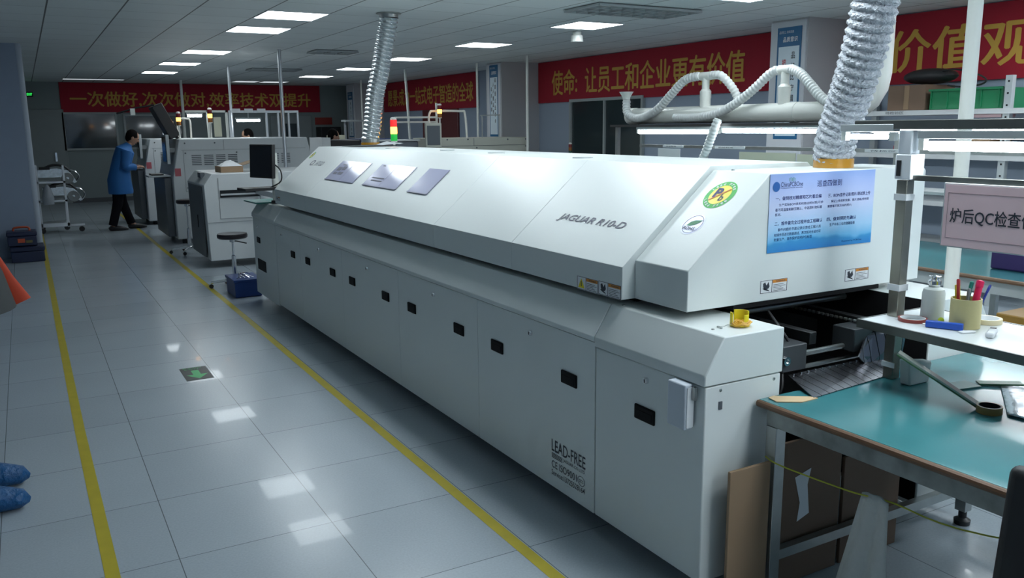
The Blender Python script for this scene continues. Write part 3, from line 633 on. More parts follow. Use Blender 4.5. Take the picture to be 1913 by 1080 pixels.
o = duct([(2.825, 2.36, 1.475), (2.81, 2.34, 1.56), (2.80, 2.29, 1.68), (2.775, 2.22, 1.84), (2.765, 2.165, 2.05), (2.78, 2.14, 2.35), (2.80, 2.14, 2.66)], 0.074, 0.083, 0.031, 0.0065, 0.0022, 64).build('sleeve', FOIL, t); 
for p in o.data.polygons: p.use_smooth = False
MB().lathe((2.825, 2.36, 1.437), [(0.0, 0.0005), (0.078, 0.0005), (0.078, 0.036), (0.07, 0.038)], 32).build('collar', mat('amber_tape', (0.5, 0.24, 0.02), 0.25, coat=0.5), t)
MB().lathe((2.80, 2.14, HC), [(0.0, -0.001), (0.12, -0.001), (0.12, -0.012), (0.09, -0.02), (0.085, -0.05)], 32).build('ceiling_flange', ALU, t)
t = thing('foil_duct', 'thin ribbed silver duct from the far end of the oven to the ceiling', 'exhaust duct', (2.98, 8.2, 0.945))
duct([(2.98, 8.08, 1.50), (3.01, 8.08, 1.65), (3.055, 8.09, 1.93), (3.11, 8.08, 2.15), (3.15, 8.07, 2.35), (3.18, 8.03, 2.55), (3.19, 8.0, 2.67)], 0.082, 0.088, 0.042, 0.007, 0.0007, 40).build('sleeve', mat('ribbed_foil', (0.6, 0.64, 0.66), 0.25, 0.8, var=0.1, scale=30), t)
MB().lathe((2.98, 8.08, 0.945), [(0.0, 0.0005), (0.08, 0.0005), (0.08, 0.50), (0.089, 0.50), (0.089, 0.53), (0.085, 0.53), (0.085, 0.565), (0.08, 0.57)], 28).build('collar', mat('ribbed_foil_collar', (0.5, 0.52, 0.5), 0.3, 0.7), t)
MB().lathe((2.98, 8.08, 1.445), [(0.0885, 0.0), (0.092, 0.0), (0.092, 0.03), (0.0885, 0.03)], 28).build('tape', MATS['amber_tape'], t)
MB().lathe((3.19, 8.0, HC), [(0.0, -0.001), (0.12, -0.001), (0.12, -0.01), (0.095, -0.015), (0.09, -0.045)], 28).build('ceiling_flange', STEEL, t)

# papers and black board on the far end of the hood
t = thing('paper_stack', 'loose papers on a black board lying on the far end of the oven hood', 'papers', (2.7, 7.2, 1.454))
MB().obox((2.66, 7.25, 1.459), (1, 0.1, 0), (-0.1, 1, 0), (0, 0, 1), 0.16, 0.22, 0.004).build('board', RUB, t)
m = MB(); m.add([(2.72, 7.1, 1.466), (2.92, 7.08, 1.480), (2.95, 7.25, 1.468), (2.85, 7.3, 1.496), (2.74, 7.28, 1.468), (2.82, 7.18, 1.49)], [(0, 1, 5), (1, 2, 5), (2, 3, 5), (3, 4, 5), (4, 0, 5)]); m.build('sheet', PAPER, t)

# ================================================================== items on the near oven cover
t = thing('wrist_strap', 'yellow anti-static wrist band holder with coiled cord on the oven ledge', 'wrist strap', (2.03, 2.03, 0.942))
m = MB()
def arcwall(c, r, a0, a1, z0, z1, th=0.004, n=10):
    P = []
    for i in range(n + 1):
        a = a0 + (a1 - a0) * i / n
        for rr in (r - th / 2, r + th / 2):
            for zz in (z0, z1): P.append((c[0] + rr * math.cos(a), c[1] + rr * math.sin(a), zz))
    fs = []
    for i in range(n):
        k = i * 4; fs += [(k, k + 4, k + 5, k + 1), (k + 2, k + 3, k + 7, k + 6), (k + 1, k + 5, k + 7, k + 3), (k, k + 2, k + 6, k + 4)]
    fs += [(0, 1, 3, 2), (n * 4, n * 4 + 2, n * 4 + 3, n * 4 + 1)]
    m.add(P, fs)
cc = (2.045, 2.055)
arcwall(cc, 0.030, -0.35, 1.5, 0.944, 0.992); arcwall(cc, 0.030, -1.9, -1.25, 0.944, 0.984); arcwall(cc, 0.032, 2.6, 3.1, 0.946, 0.99)
m.lathe((cc[0], cc[1], 0.943), [(0.0, 0), (0.033, 0), (0.033, 0.004), (0.0, 0.004)], 20); m.build('holder', YELLOW, t)
m = MB(); pts = []
for i in range(90):
    a = i / 90 * 2 * PI * 4; rr = 0.03 + 0.006 * math.sin(a * 3.1 / 4); pts.append((cc[0] - 0.004 + rr * math.cos(a), cc[1] - 0.012 + rr * 0.8 * math.sin(a), 0.9485 + 0.012 * i / 90 + 0.003 * math.sin(a * 5)))
m.tube(pts, 0.0033, 6); m.build('coiled_cord', mat('amber_cord', (0.75, 0.42, 0.05), 0.35), t)
m = MB(); m.tube(smooth_path([(2.02, 2.055, 0.95), (2.0, 2.06, 0.952), (1.985, 2.065, 0.946), (1.97, 2.072, 0.9455)]), 0.0012, 6); m.lathe((1.966, 2.074, 0.943), [(0, 0), (0.005, 0), (0.005, 0.004), (0, 0.005)], 12); m.lathe((1.964, 2.058, 0.943), [(0, 0), (0.005, 0), (0.005, 0.004), (0, 0.005)], 12); m.build('snap', STEEL, t)

# ================================================================== NEAR BENCH (teal top)
ZT = 0.712
tb = thing('work_table', 'steel framed work table with teal top and brown edge beside the oven exit', 'table', (2.6, 0.9, 0))
MB().box(2.045, 3.25, -0.2, 1.953, ZT - 0.022, ZT).build('tabletop', GREEN_MAT, tb, bevel=0.002)
m = MB(); m.tube([(2.043, -0.2, ZT - 0.013), (2.043, 1.953, ZT - 0.013)], 0.012, 10); m.build('edge_strip', WOODEDGE, tb)
m = MB(); m.box(2.06, 2.10, -0.1, 1.93, ZT - 0.085, ZT - 0.023); m.box(3.16, 3.2, -0.1, 1.93, ZT - 0.085, ZT - 0.023); m.box(2.10, 3.16, 1.89, 1.93, ZT - 0.085, ZT - 0.023); m.build('apron', mat('worn_steel', (0.27, 0.29, 0.28), 0.4, 0.5, var=0.55, scale=14), tb, bevel=0.002)
for (x, y) in ((2.06, 1.885), (3.155, 1.885), (2.06, 0.0), (3.155, 0.0)):
    l = MB().box(x, x + 0.045, y, y + 0.045, 0.06, ZT - 0.087).build('leg', STEEL, tb, bevel=0.002)
    MB().lathe((x + 0.022, y + 0.022, 0), [(0, 0.001), (0.03, 0.001), (0.032, 0.02), (0.016, 0.03), (0.016, 0.06), (0, 0.06)], 16).build('foot', RUB, l)
m = MB(); m.box(2.106, 3.154, 1.895, 1.925, 0.14, 0.175); m.box(3.16, 3.195, 0.046, 1.884, 0.14, 0.175); m.build('stretcher', STEEL, tb)

# shelf rack on the table
ZS = 0.94
rk = thing('bench_shelf_rack', 'steel post rack with white shelf and light bar standing on the teal table', 'shelf rack', (2.62, 1.2, ZT))
MB().box(2.475, 2.84, -0.1, 1.915, ZS - 0.012, ZS).build('shelf', mat('white_laminate', (0.66, 0.7, 0.71), 0.3), rk, bevel=0.001)
m = MB(); m.box(2.465, 2.474, -0.1, 1.92, ZS - 0.028, ZS + 0.001); m.box(2.841, 2.85, -0.1, 1.92, ZS - 0.028, ZS + 0.001); m.box(2.474, 2.841, 1.916, 1.922, ZS - 0.028, ZS + 0.001); m.build('shelf_edge', DSTEEL, rk)
for y in (1.862, 0.1):
    m = MB(); m.box(2.60, 2.64, y, y + 0.04, ZT + 0.002, ZS - 0.013); m.box(2.60, 2.64, y, y + 0.04, ZS + 0.001, 1.418 if y > 1 else 1.585); m.build('post', mat('polished_post', (0.30, 0.29, 0.25), 0.25, 0.75, var=0.3, scale=9), rk, bevel=0.002)
m = MB(); m.box(2.60, 2.64, -0.1, 2.09, 1.588, 1.62); m.build('top_rail', DSTEEL, rk, bevel=0.002)
m = MB(); m.box(2.605, 2.635, 0.15, 1.86, 1.418, 1.436); m.build('middle_rail', DSTEEL, rk, bevel=0.001)
for zz in (1.36, 1.045): 
    m = MB(); m.box(2.596, 2.644, 1.858, 1.906, zz - 0.011, zz + 0.011); m.build('tape_band', PAPER, rk)
MB().box(2.5955, 2.5995, 1.856, 1.906, 0.757, 0.775).build('tape_band', PAPER, rk)
# bench tube light
TUBEM = bpy.data.materials.new('lit_tube'); TUBEM.use_nodes = True
b = TUBEM.node_tree.nodes['Principled BSDF']; b.inputs['Emission Color'].default_value = (*LAMP, 1); b.inputs['Emission Strength'].default_value = TUBE_E
def tube_light(x, y0, y1, z, label, r=0.014, group='bench tube lights'):
    t = thing('tube_light', label, 'tube light', (x, (y0 + y1) / 2, z), group)
    MB().box(x - 0.02, x + 0.02, y0, y1, z + r + 0.008, z + r + 0.034).build('housing', LGREY, t, bevel=0.002)
    m = MB(); m.tube([(x, y0 + 0.035, z), (x, y1 - 0.035, z)], r, 14); m.build('tube', TUBEM, t)
    for y in (y0 + 0.0, y1 - 0.02): MB().box(x - 0.012, x + 0.012, y, y + 0.02, z - 0.014, z + r + 0.007).build('socket', PVC, t)
    return t
tube_light(2.618, 0.62, 1.835, 1.534, 'lit tube lamp hanging under the near dark rail at the right edge', 0.016)
tube_light(2.618, 1.93, 2.15, 1.5635, 'short lit tube lamp left of the paper covered post', 0.009)
# boxes taped on post
t = thing('power_box', 'white power box taped on the steel post, wrapped in plastic', 'electrical box', (2.62, 1.85, 1.43))
MB().box(2.590, 2.662, 1.845, 1.906, 1.421, 1.505).build('box', PAPER, t, bevel=0.003)
MB().box(2.5875, 2.5898, 1.882, 1.898, 1.432, 1.485).build('black_stripe', RUB, t)
MB().obox((2.622, 1.88, 1.546), (1, 0.1, 0), (0, 0, 1), (-0.1, 1, 0), 0.028, 0.040, 0.024).build('wrapping', mat('plastic_wrap', (0.7, 0.75, 0.8), 0.15, trans=0.2), t, bevel=0.004)
# hanging sign
sg = thing('station_sign', 'pink hanging sign reading 炉后QC检查位 on the bench rail', 'sign', (2.6, 1.35, 1.22))
u = Vector((0, -1, 0)); v = Vector((0, 0, 1))
MB().box(2.585, 2.595, 0.95, 1.715, 1.212, 1.419).build('frame', LGREY, sg, bevel=0.002)
MB().box(2.583, 2.5848, 0.955, 1.709, 1.216, 1.414).build('sheet', mat('pink_sheet', (0.86, 0.62, 0.65), 0.35), sg)
text('炉后QC检查位', sg, (2.583, 1.685, 1.29), (0, -1, 0), (0, 0, 1), 0.268, 0.050, INK, bold=0.012)
m = MB(); 
for a, b_, c, d in ((0.012, 0.7, 0.03, 0.0315), (0.012, 0.7, 0.175, 0.1765), (0.012, 0.0135, 0.03, 0.1765)): decal(m, (2.583, 1.709, 1.212), u, v, a, b_, c, d)
m.build('border_line', mat('thin_line', (0.4, 0.28, 0.3), 0.5), sg)

# things on the white shelf
t = thing('solvent_bottle', 'white plastic bottle with a metal pump top on the white shelf', 'bottle', (2.70, 1.80, ZS))
MB().lathe((2.69, 1.79, ZS), [(0, 0.001), (0.035, 0.001), (0.038, 0.006), (0.037, 0.09), (0.033, 0.105), (0.018, 0.112), (0.018, 0.118), (0, 0.118)], 28).build('body', mat('bottle_white', (0.72, 0.76, 0.74), 0.3), t)
MB().lathe((2.69, 1.79, ZS + 0.118), [(0.018, 0), (0.021, 0.004), (0.021, 0.016), (0.012, 0.022), (0.012, 0.028), (0.02, 0.032), (0, 0.036)], 24).build('pump_top', CHROME, t)
t = thing('pen_holder', 'cream tape roll core standing upright as a pen holder', 'pen holder', (2.655, 1.66, ZS))
hx, hy = 2.665, 1.655
MB().lathe((hx, hy, ZS), [(0.0, 0.001), (0.047, 0.001), (0.047, 0.098), (0.042, 0.098), (0.042, 0.004), (0, 0.004)], 32).build('cup', mat('cream_tape', (0.62, 0.55, 0.27), 0.5), t)
def pen(x, y, dx, dy, h, r, m1, label, kind='pen'):
    t = thing(kind, label, kind.replace('_', ' '), (x, y, ZS + 0.006))
    a = Vector((x, y, ZS + 0.006)); d = Vector((dx, dy, h)); n_ = d.normalized()
    MB().tube([a, a + d * 0.07, a + d * 0.85], [r * 0.3, r, r], 12).build('barrel', m1, t); MB().tube([a + d * 0.851, a + d * 0.98, a + d], [r * 1.12, r * 1.12, r * 0.7], 12).build('cap', m1, t)
pen(hx - 0.018, hy + 0.01, -0.002, 0.012, 0.155, 0.005, mat('pen_red', (0.6, 0.05, 0.06), 0.35), 'thin red pen upright at the left of the pen holder')
pen(hx - 0.008, hy - 0.0, 0.012, -0.004, 0.125, 0.005, MGREY, 'grey pen leaning in the middle of the pen holder')
pen(hx + 0.0, hy - 0.018, 0.042, 0.002, 0.15, 0.011, mat('marker_pink', (0.75, 0.02, 0.10), 0.3), 'thick pink red marker leaning in the pen holder', 'marker')
pen(hx + 0.01, hy + 0.015, 0.02, -0.01, 0.145, 0.006, mat('pen_teal', (0.02, 0.25, 0.2), 0.35), 'green pen behind the pink marker in the pen holder')
pen(hx + 0.018, hy - 0.012, 0.055, -0.02, 0.135, 0.004, mat('pen_blue', (0.02, 0.04, 0.25), 0.35), 'dark blue pen leaning right in the pen holder')
tag(MB().obox((hx - 0.004, hy + 0.028, ZS + 0.085), (1, 0.2, 0), (0, 0.1, 1), (0, 1, 0), 0.02, 0.055, 0.001).build('sticky_note', mat('note_yellow', (0.8, 0.78, 0.05), 0.6)), 'bright yellow note card standing in the pen holder', 'note')
def tape_roll(x, y, z, ro, ri, h, m1, m2, label):
    t = thing('tape_roll', label, 'tape roll', (x, y, z))
    MB().lathe((x, y, z), [(ri + 0.003, 0.001), (ro, 0.001), (ro, h), (ri + 0.003, h), (ri + 0.003, 0.001)], 36).build('tape', m1, t)
    MB().lathe((x, y, z), [(ri, 0.001), (ri + 0.0028, 0.001), (ri + 0.0028, h), (ri, h), (ri, 0.001)], 36).build('core', m2, t)
tape_roll(2.60, 1.80, ZS, 0.047, 0.038, 0.012, mat('tape_red', (0.28, 0.05, 0.04), 0.35), PAPER, 'flat red brown tape roll on the white shelf by the bottle')
tape_roll(2.785, 1.655, ZS, 0.05, 0.04, 0.017, mat('tape_cream', (0.66, 0.58, 0.38), 0.5), PAPER, 'cream masking tape roll lying behind the pen holder')
tag(MB().obox((2.583, 1.672, ZS + 0.0125), (0.45, -0.9, 0), (0.9, 0.45, 0), (0, 0, 1), 0.056, 0.011, 0.011).build('knife_case', mat('case_blue', (0.015, 0.09, 0.5), 0.3), bevel=0.003), 'small blue plastic case lying in front of the pen holder', 'case')
t = thing('white_handset', 'small white plastic remote lying on the shelf right of the pen holder', 'remote', (2.63, 1.53, ZS))
MB().obox((2.62, 1.535, ZS + 0.010), (0.8, 0.35, 0), (-0.35, 0.8, 0), (0, 0, 1), 0.042, 0.013, 0.009).build('body', PAPER, t, bevel=0.006)
MB().obox((2.652, 1.549, ZS + 0.0195), (0.8, 0.35, 0), (-0.35, 0.8, 0), (0, 0, 1), 0.008, 0.009, 0.0006).build('button', RUB, t)
t = tag(MB().obox((2.595, 1.60, ZS + 0.0035), (0.9, -0.3, 0), (0.3, 0.9, 0), (0, 0, 1), 0.025, 0.01, 0.003).build('cotton_swab', PAPER, bevel=0.002), 'small crumpled white wipe on the shelf between blue case and remote', 'wipe')
t = thing('tweezers', 'small steel tweezers lying behind the blue case', 'tweezers', (2.62, 1.73, ZS))
m = MB(); m.tube([(2.575, 1.745, ZS + 0.004), (2.60, 1.728, ZS + 0.006), (2.652, 1.70, ZS + 0.003)], 0.0025, 6); m.tube([(2.575, 1.745, ZS + 0.004), (2.598, 1.722, ZS + 0.006), (2.648, 1.692, ZS + 0.003)], 0.0025, 6); m.build('arms', STEEL, t)
tag(MB().ball((2.647, 1.727, ZS + 0.011), 0.010, 0.010, 0.010, 12, 8).build('putty_ball', mat('lime', (0.6, 0.75, 0.03), 0.4)), 'lime green ball beside the pen holder', 'ball')

# things on the teal top
def slat_mat():
    m = bpy.data.materials.new('slatted_steel'); m.use_nodes = True; nt = m.node_tree; N = nt.nodes; L = nt.links; b = N['Principled BSDF']
    tc = N.new('ShaderNodeTexCoord'); sp = N.new('ShaderNodeSeparateXYZ'); L.new(tc.outputs['Object'], sp.inputs[0])
    a = N.new('ShaderNodeMath'); a.operation = 'MULTIPLY'; L.new(sp.outputs[0], a.inputs[0]); a.inputs[1].default_value = 1 / 0.042
    f = N.new('ShaderNodeMath'); f.operation = 'FLOORED_MODULO'; L.new(a.outputs[0], f.inputs[0]); f.inputs[1].default_value = 1
    g = N.new('ShaderNodeMath'); g.operation = 'LESS_THAN'; L.new(f.outputs[0], g.inputs[0]); g.inputs[1].default_value = 0.1
    mx = N.new('ShaderNodeMix'); mx.data_type = 'RGBA'; L.new(g.outputs[0], mx.inputs[0]); mx.inputs[6].default_value = (0.22, 0.225, 0.25, 1); mx.inputs[7].default_value = (0.01, 0.01, 0.012, 1)
    L.new(mx.outputs[2], b.inputs['Base Color']); b.inputs['Metallic'].default_value = 0.9; b.inputs['Roughness'].default_value = 0.2; return m
SL_ = slat_mat()
t = thing('slatted_chute', 'shiny slatted metal chute sloping from the oven exit onto the teal top', 'chute', (2.45, 1.98, ZT))
m = MB(); m.add([(2.20, 1.86, ZT + 0.004), (2.62, 1.90, ZT + 0.004), (2.77, 2.03, ZT + 0.03), (2.26, 2.03, ZT + 0.03)] + [(2.20, 1.86, ZT + 0.001), (2.62, 1.90, ZT + 0.001), (2.77, 2.03, ZT + 0.027), (2.26, 2.03, ZT + 0.027)], [(0, 1, 2, 3), (7, 6, 5, 4), (0, 4, 5, 1), (1, 5, 6, 2), (2, 6, 7, 3), (3, 7, 4, 0)]); m.build('plate', SL_, t, smooth=False)
for k in range(13): x = 2.28 + k * 0.037; MB().lathe((x, 2.022, ZT + 0.0295), [(0.005, 0), (0.005, 0.004), (0, 0.005)], 8).build('rivet', CHROME, t)
t = thing('slatted_guard', 'upright slatted metal guard at the right of the oven exit', 'guard', (2.75, 2.03, 0.72))
m = MB(); m.add([(2.595, 2.0, 0.765), (2.645, 2.0, 0.722), (2.84, 2.0, 0.735), (2.86, 2.0, 0.83), (2.76, 2.03, 0.86), (2.67, 2.03, 0.83)] + [(2.595, 2.006, 0.765), (2.645, 2.006, 0.722), (2.84, 2.006, 0.735), (2.86, 2.006, 0.83), (2.76, 2.036, 0.86), (2.67, 2.036, 0.83)], [(0, 1, 2, 3, 4, 5), (11, 10, 9, 8, 7, 6)] + [(i, (i + 1) % 6, (i + 1) % 6 + 6, i + 6) for i in range(6)]); m.build('plate', SL_, t, smooth=False)
tag(MB().prism([(2.065, 1.895), (2.135, 1.85), (2.21, 1.852), (2.20, 1.875), (2.10, 1.945), (2.075, 1.94)], 2, ZT + 0.001, ZT + 0.004).build('cardboard_scrap', mat('tan_card', (0.6, 0.44, 0.26), 0.7), smooth=False), 'small tan cardboard piece on the near left corner of the teal top', 'cardboard piece')
tag(MB().prism([(2.585, ZT + 0.001), (2.69, ZT + 0.001), (2.70, ZT + 0.075), (2.57, ZT + 0.095)], 1, 1.78, 1.82).build('foam_block', mat('foam_white', (0.55, 0.58, 0.57), 0.7), bevel=0.006), 'white foam block standing on the teal top under the shelf', 'foam block')
t = thing('metal_strip', 'long aluminium edged green strip leaning down onto the teal top', 'strip', (2.62, 1.55, ZT))
a = Vector((2.44, 1.73, 0.868)); b2 = Vector((2.565, 1.52, 0.724)); d = (b2 - a).normalized(); sd = Vector((0.9, 0.45, 0)).normalized(); nn = d.cross(sd)
MB().obox((a + b2) / 2, d, sd, nn, (b2 - a).length / 2, 0.019, 0.003).build('strip', mat('strip_grey', (0.42, 0.43, 0.38), 0.3, 0.5), t)
MB().obox((a + b2) / 2 - nn * 0.005 , d, sd, nn, (b2 - a).length / 2, 0.024, 0.0015).build('edge', mat('pcb_green_edge', (0.04, 0.12, 0.05), 0.4), t)
PCB = mat('pcb_green', (0.03, 0.14, 0.06), 0.35)
tag(MB().obox((2.86, 1.63, ZT + 0.008), (0.75, -0.65, 0.03), (0.65, 0.75, 0), (0, 0, 1), 0.07, 0.02, 0.003).build('circuit_board', PCB), 'green circuit board under the shelf beside the silver bag', 'circuit board', 'circuit boards on the teal top')
tag(MB().obox((2.74, 1.69, ZT + 0.004), (0.95, -0.2, 0), (0.2, 0.95, 0), (0, 0, 1), 0.05, 0.035, 0.002).build('circuit_board', mat('pcb_teal', (0.03, 0.13, 0.12), 0.35)), 'dark teal circuit board between the foam block and silver bag', 'circuit board', 'circuit boards on the teal top')
tag(MB().obox((3.02, 1.52, ZT + 0.012), (0.75, -0.65, 0.03), (0.65, 0.75, 0), (0, 0, 1), 0.08, 0.03, 0.003).build('circuit_board', PCB), 'green circuit board with cream edge at the right of the silver bag', 'circuit board', 'circuit boards on the teal top')
tape_roll(2.555, 1.48, ZT, 0.037, 0.030, 0.024, mat('tape_brown', (0.25, 0.16, 0.05), 0.4), RUB, 'brown tape roll on the teal top beside the silver bag')
# silver bag
m = MB(); n_ = 14; P = []
for i in range(n_):
    for j in range(n_):
        a_, b_ = i / (n_ - 1), j / (n_ - 1)
        p = Vector((2.57, 1.43, 0)) * (1 - a_) * (1 - b_) + Vector((2.85, 1.62, 0)) * (1 - a_) * b_ + Vector((2.62, 0.95, 0)) * a_ * (1 - b_) + Vector((3.02, 1.2, 0)) * a_ * b_
        P.append((p.x, p.y, ZT + 0.004 + 0.016 * math.sin(PI * a_) * math.sin(PI * b_) + random.uniform(0, 0.005)))
m.add(P, [(i * n_ + j, (i + 1) * n_ + j, (i + 1) * n_ + j + 1, i * n_ + j + 1) for i in range(n_ - 1) for j in range(n_ - 1)])
o = m.build('silver_bag', mat('silver_film', (0.7, 0.73, 0.78), 0.22, 0.85, var=0.15, scale=12, bump=0.3)); tag(o, 'crinkled silver anti-static bag on the right of the teal top', 'bag')
sf = o.modifiers.new('thick', 'SOLIDIFY'); sf.thickness = 0.002

# under the table: cartons, string, towel
def flat_carton(name, pts, label, m1, th, cat='carton'):
    (x0, y0, z0), (x1, y1, z1) = pts; t = thing(name, label, cat, ((x0 + x1) / 2, (y0 + y1) / 2, 0))
    d = Vector((x1 - x0, y1 - y0, 0)); n_ = Vector((-d.y, d.x, 0)).normalized()
    c = Vector(((x0 + x1) / 2, (y0 + y1) / 2, (z0 + z1) / 2)); MB().obox(c, d, (0, 0, 1), n_, d.length / 2, (z1 - z0) / 2, th / 2).build('panel', m1, t, bevel=0.002)
    MB().obox(c + n_ * (th / 2 + 0.005), d, (0, 0, 1), n_, d.length / 2 - 0.008, (z1 - z0) / 2 - 0.008, 0.003).build('fold', CARD2, t); return t
flat_carton('flat_carton', ((1.872, 1.90, 0.002), (2.052, 1.90, 0.51)), 'tan flattened carton leaning on the oven end beside the table leg', CARD, 0.012)
flat_carton('flat_carton', ((2.155, 1.945, 0.002), (2.46, 1.945, 0.535)), 'brown flattened carton behind the table leg, with torn white label', CARD2, 0.012)
flat_carton('flat_carton', ((2.48, 1.945, 0.002), (2.80, 1.945, 0.42)), 'brown flattened carton under the table, right of the labelled one', CARD2, 0.012)
m = MB(); m.add([(2.22, 1.937, 0.40), (2.30, 1.937, 0.42), (2.285, 1.937, 0.36), (2.30, 1.937, 0.25), (2.24, 1.937, 0.23), (2.25, 1.937, 0.30)], [(0, 1, 2, 3, 4, 5)])
o = [c for c in bpy.data.objects if c.name.startswith('flat_carton') and c.type == 'EMPTY'][1]; m.build('torn_label', PAPER, o, smooth=False)
t = tag(MB().tube(smooth_path([(2.052, 1.92, 0.52), (2.053, 1.85, 0.51), (2.10, 1.62, 0.50), (2.13, 1.5, 0.505), (2.3, 1.3, 0.44), (3.0, 0.9, 0.3)]), 0.0025, 6).build('yellow_string', mat('string_yellow', (0.5, 0.5, 0.05), 0.6)), 'yellow string tied between the table legs', 'string')
# towel
m = MB(); rows, cols = 16, 18; P = []
for i in range(rows):
    a_ = i / (rows - 1)
    for j in range(cols):
        b_ = j / (cols - 1); wdt = 0.094 + 0.11 * a_; y = 1.539 + 0.034 * a_ - (b_ - 0.5) * wdt
        x = 2.115 + 0.012 * math.sin(b_ * 12 + a_ * 2) * (0.35 + a_) - 0.02 * a_; P.append((x, y, 0.508 - 0.42 * a_ + (0.008 * math.sin(b_ * PI) if i == 0 else 0)))
m.add(P, [(i * cols + j, (i + 1) * cols + j, (i + 1) * cols + j + 1, i * cols + j + 1) for i in range(rows - 1) for j in range(cols - 1)])
o = m.build('white_towel', mat('towel_white', (0.62, 0.64, 0.62), 0.9, bump=0.2, scale=60)); sf = o.modifiers.new('thick', 'SOLIDIFY'); sf.thickness = 0.006
tag(o, 'white cloth towel hanging from the yellow string under the table', 'towel')
# black chair at right edge
t = thing('office_chair', 'black office chair back cut by the right edge, in front of the teal table', 'chair', (1.78, 0.72, 0))
m = MB(); m.obox((1.93, 0.86, 0.66), (0, 1, 0), (0.1, 0, 1), (1, 0, -0.1), 0.20, 0.165, 0.025); m.build('backrest', RUB, t, bevel=0.05, seg=4)
MB().box(1.40, 1.86, 0.58, 1.02, 0.42, 0.48).build('seat', RUB, t, bevel=0.03, seg=3)
MB().tube([(1.89, 0.8, 0.55), (1.88, 0.8, 0.43), (1.75, 0.8, 0.40)], 0.02, 8).build('back_support', BLACK, t)
MB().cyl((1.64, 0.80), 0.025, 0.09, 0.42).build('gas_post', BLACK, t)
for k in range(5):
    a = 2 * PI * k / 5 + 0.3; x, y = 1.64 + 0.24 * math.cos(a), 0.8 + 0.24 * math.sin(a)
    l = MB().tube([(1.64, 0.8, 0.1), (x, y, 0.07)], [0.022, 0.014], 8).build('leg', BLACK, t); MB().lathe((x, y - 0.01, 0.026), [(0, 0), (0.025, 0), (0.025, 0.02), (0, 0.02)], 14, axis=(0, 1, 0)).build('castor', RUB, l)

# ================================================================== SECOND BENCH ROW
b2t = thing('work_table', 'long teal topped work table behind the oven, under the white exhaust pipe', 'table', (5.2, 4.5, 0))
MB().box(4.67, 5.72, 1.0, 7.6, 0.727, 0.75).build('tabletop', GREEN_MAT, b2t, bevel=0.002)
MB().tube([(4.668, 1.0, 0.738), (4.668, 7.6, 0.738)], 0.013, 8).build('edge_strip', WOODEDGE, b2t)
MB().box(4.70, 4.74, 1.1, 7.5, 0.65, 0.726).build('apron', LGREY, b2t)
for y in (1.1, 3.3, 5.4, 7.4):
    for x in (4.70, 5.64): MB().box(x, x + 0.04, y, y + 0.04, 0.001, 0.65 if x < 5 else 0.726).build('leg', STEEL, b2t)
rk2 = thing('bench_shelf_rack', 'long steel rack with rails and papers above the far teal table', 'shelf rack', (5.62, 5.5, 0.75))
for y in (2.2, 4.1, 7.55):
    MB().box(5.60, 5.64, y, y + 0.04, 0.752, 1.595).build('post', STEEL, rk2)
MB().box(5.55, 6.0, 2.0, 7.62, 1.597, 1.622).build('top_shelf', mat('rail_dark', (0.1, 0.1, 0.1), 0.35, 0.6), rk2)
MB().box(5.55, 5.598, 2.0, 7.1, 1.392, 1.42).build('middle_rail', STEEL, rk2)
MB().box(5.65, 6.0, 2.0, 7.6, 1.10, 1.12).build('lower_shelf', LGREY, rk2)
def hang(name, y0, y1, z0, z1, m1, label, cat='paper sheet'): tag(MB().box(5.541, 5.549, min(y0, y1), max(y0, y1), z0, z1).build(name, m1), label, cat, 'sheets hung on the far bench rail')
hang('hung_sheet', 6.79, 6.46, 1.18, 1.385, PAPER, 'small white sheet under the far bench rail, leftmost')
hang('hung_sheet', 5.66, 5.02, 1.18, 1.372, CREAM, 'cream board under the far bench rail, left of two')
hang('hung_sheet', 5.0, 4.62, 1.18, 1.365, CREAM, 'cream board under the far bench rail beside the foil duct')
for k, (a, b_, c) in enumerate(((6.72, 6.42, 'leftmost'), (5.98, 5.6, 'middle'), (4.35, 3.9, 'right of the foil duct'))):
    t = thing('paper_label', 'white paper label on the far bench rail, ' + c, 'label', (5.548, (a + b_) / 2, 1.395), 'labels on the far bench rail')
    MB().box(5.5445, 5.549, b_, a, 1.395, 1.418).build('strip', PAPER, t); text(('作业指导', '检验标准', '待检区')[k], t, (5.5445, a - 0.05, 1.4), (0, -1, 0), (0, 0, 1), (a - b_) * 0.5, 0.012, INK)
tube_light(5.60, 5.98, 7.2, 1.545, 'lit tube lamp under the white pipe, farthest of the row', 0.018)
tube_light(5.60, 4.72, 5.95, 1.553, 'lit tube lamp under the white pipe, middle of the row', 0.018)
tube_light(5.60, 2.6, 4.35, 1.552, 'lit tube lamp under the rail seen right of the foil duct', 0.018)
# exhaust pipe with hoses
pp = thing('exhaust_pipe', 'thick white plastic exhaust pipe lying on the far rack, rising to the ceiling', 'exhaust pipe', (5.82, 6.0, 1.623))
path = [(5.82, 7.62, 1.71), (5.82, 4.75, 1.71)] + [(5.82, 4.75 - 0.28 * math.sin(a), 1.71 + 0.28 * (1 - math.cos(a))) for a in (0.4, 0.8, 1.2, PI / 2)] + [(5.82, 4.47, 2.3), (5.82, 4.47, HC - 0.002)]
m = MB(); m.tube(path, 0.084, 28); m.build('pipe', PVC, pp)
for y in (7.55, 5.3, 4.8): MB().tube([(5.82, y - 0.04, 1.71), (5.82, y + 0.04, 1.71)], 0.0885, 28).build('coupling', PVC, pp)
for y, zt in ((6.43, 2.06), (5.43, 2.06)):
    m = MB(); m.lathe((5.82, y, 0), [(0.052, 1.78), (0.052, 1.86), (0.055, 1.87), (0.055, 1.93), (0.036, 1.955), (0.036, zt)], 24); m.tube([(5.82, y - 0.07, zt + 0.015), (5.82, y + 0.07, zt + 0.015)], 0.04, 18); m.build('tee', PVC, pp)
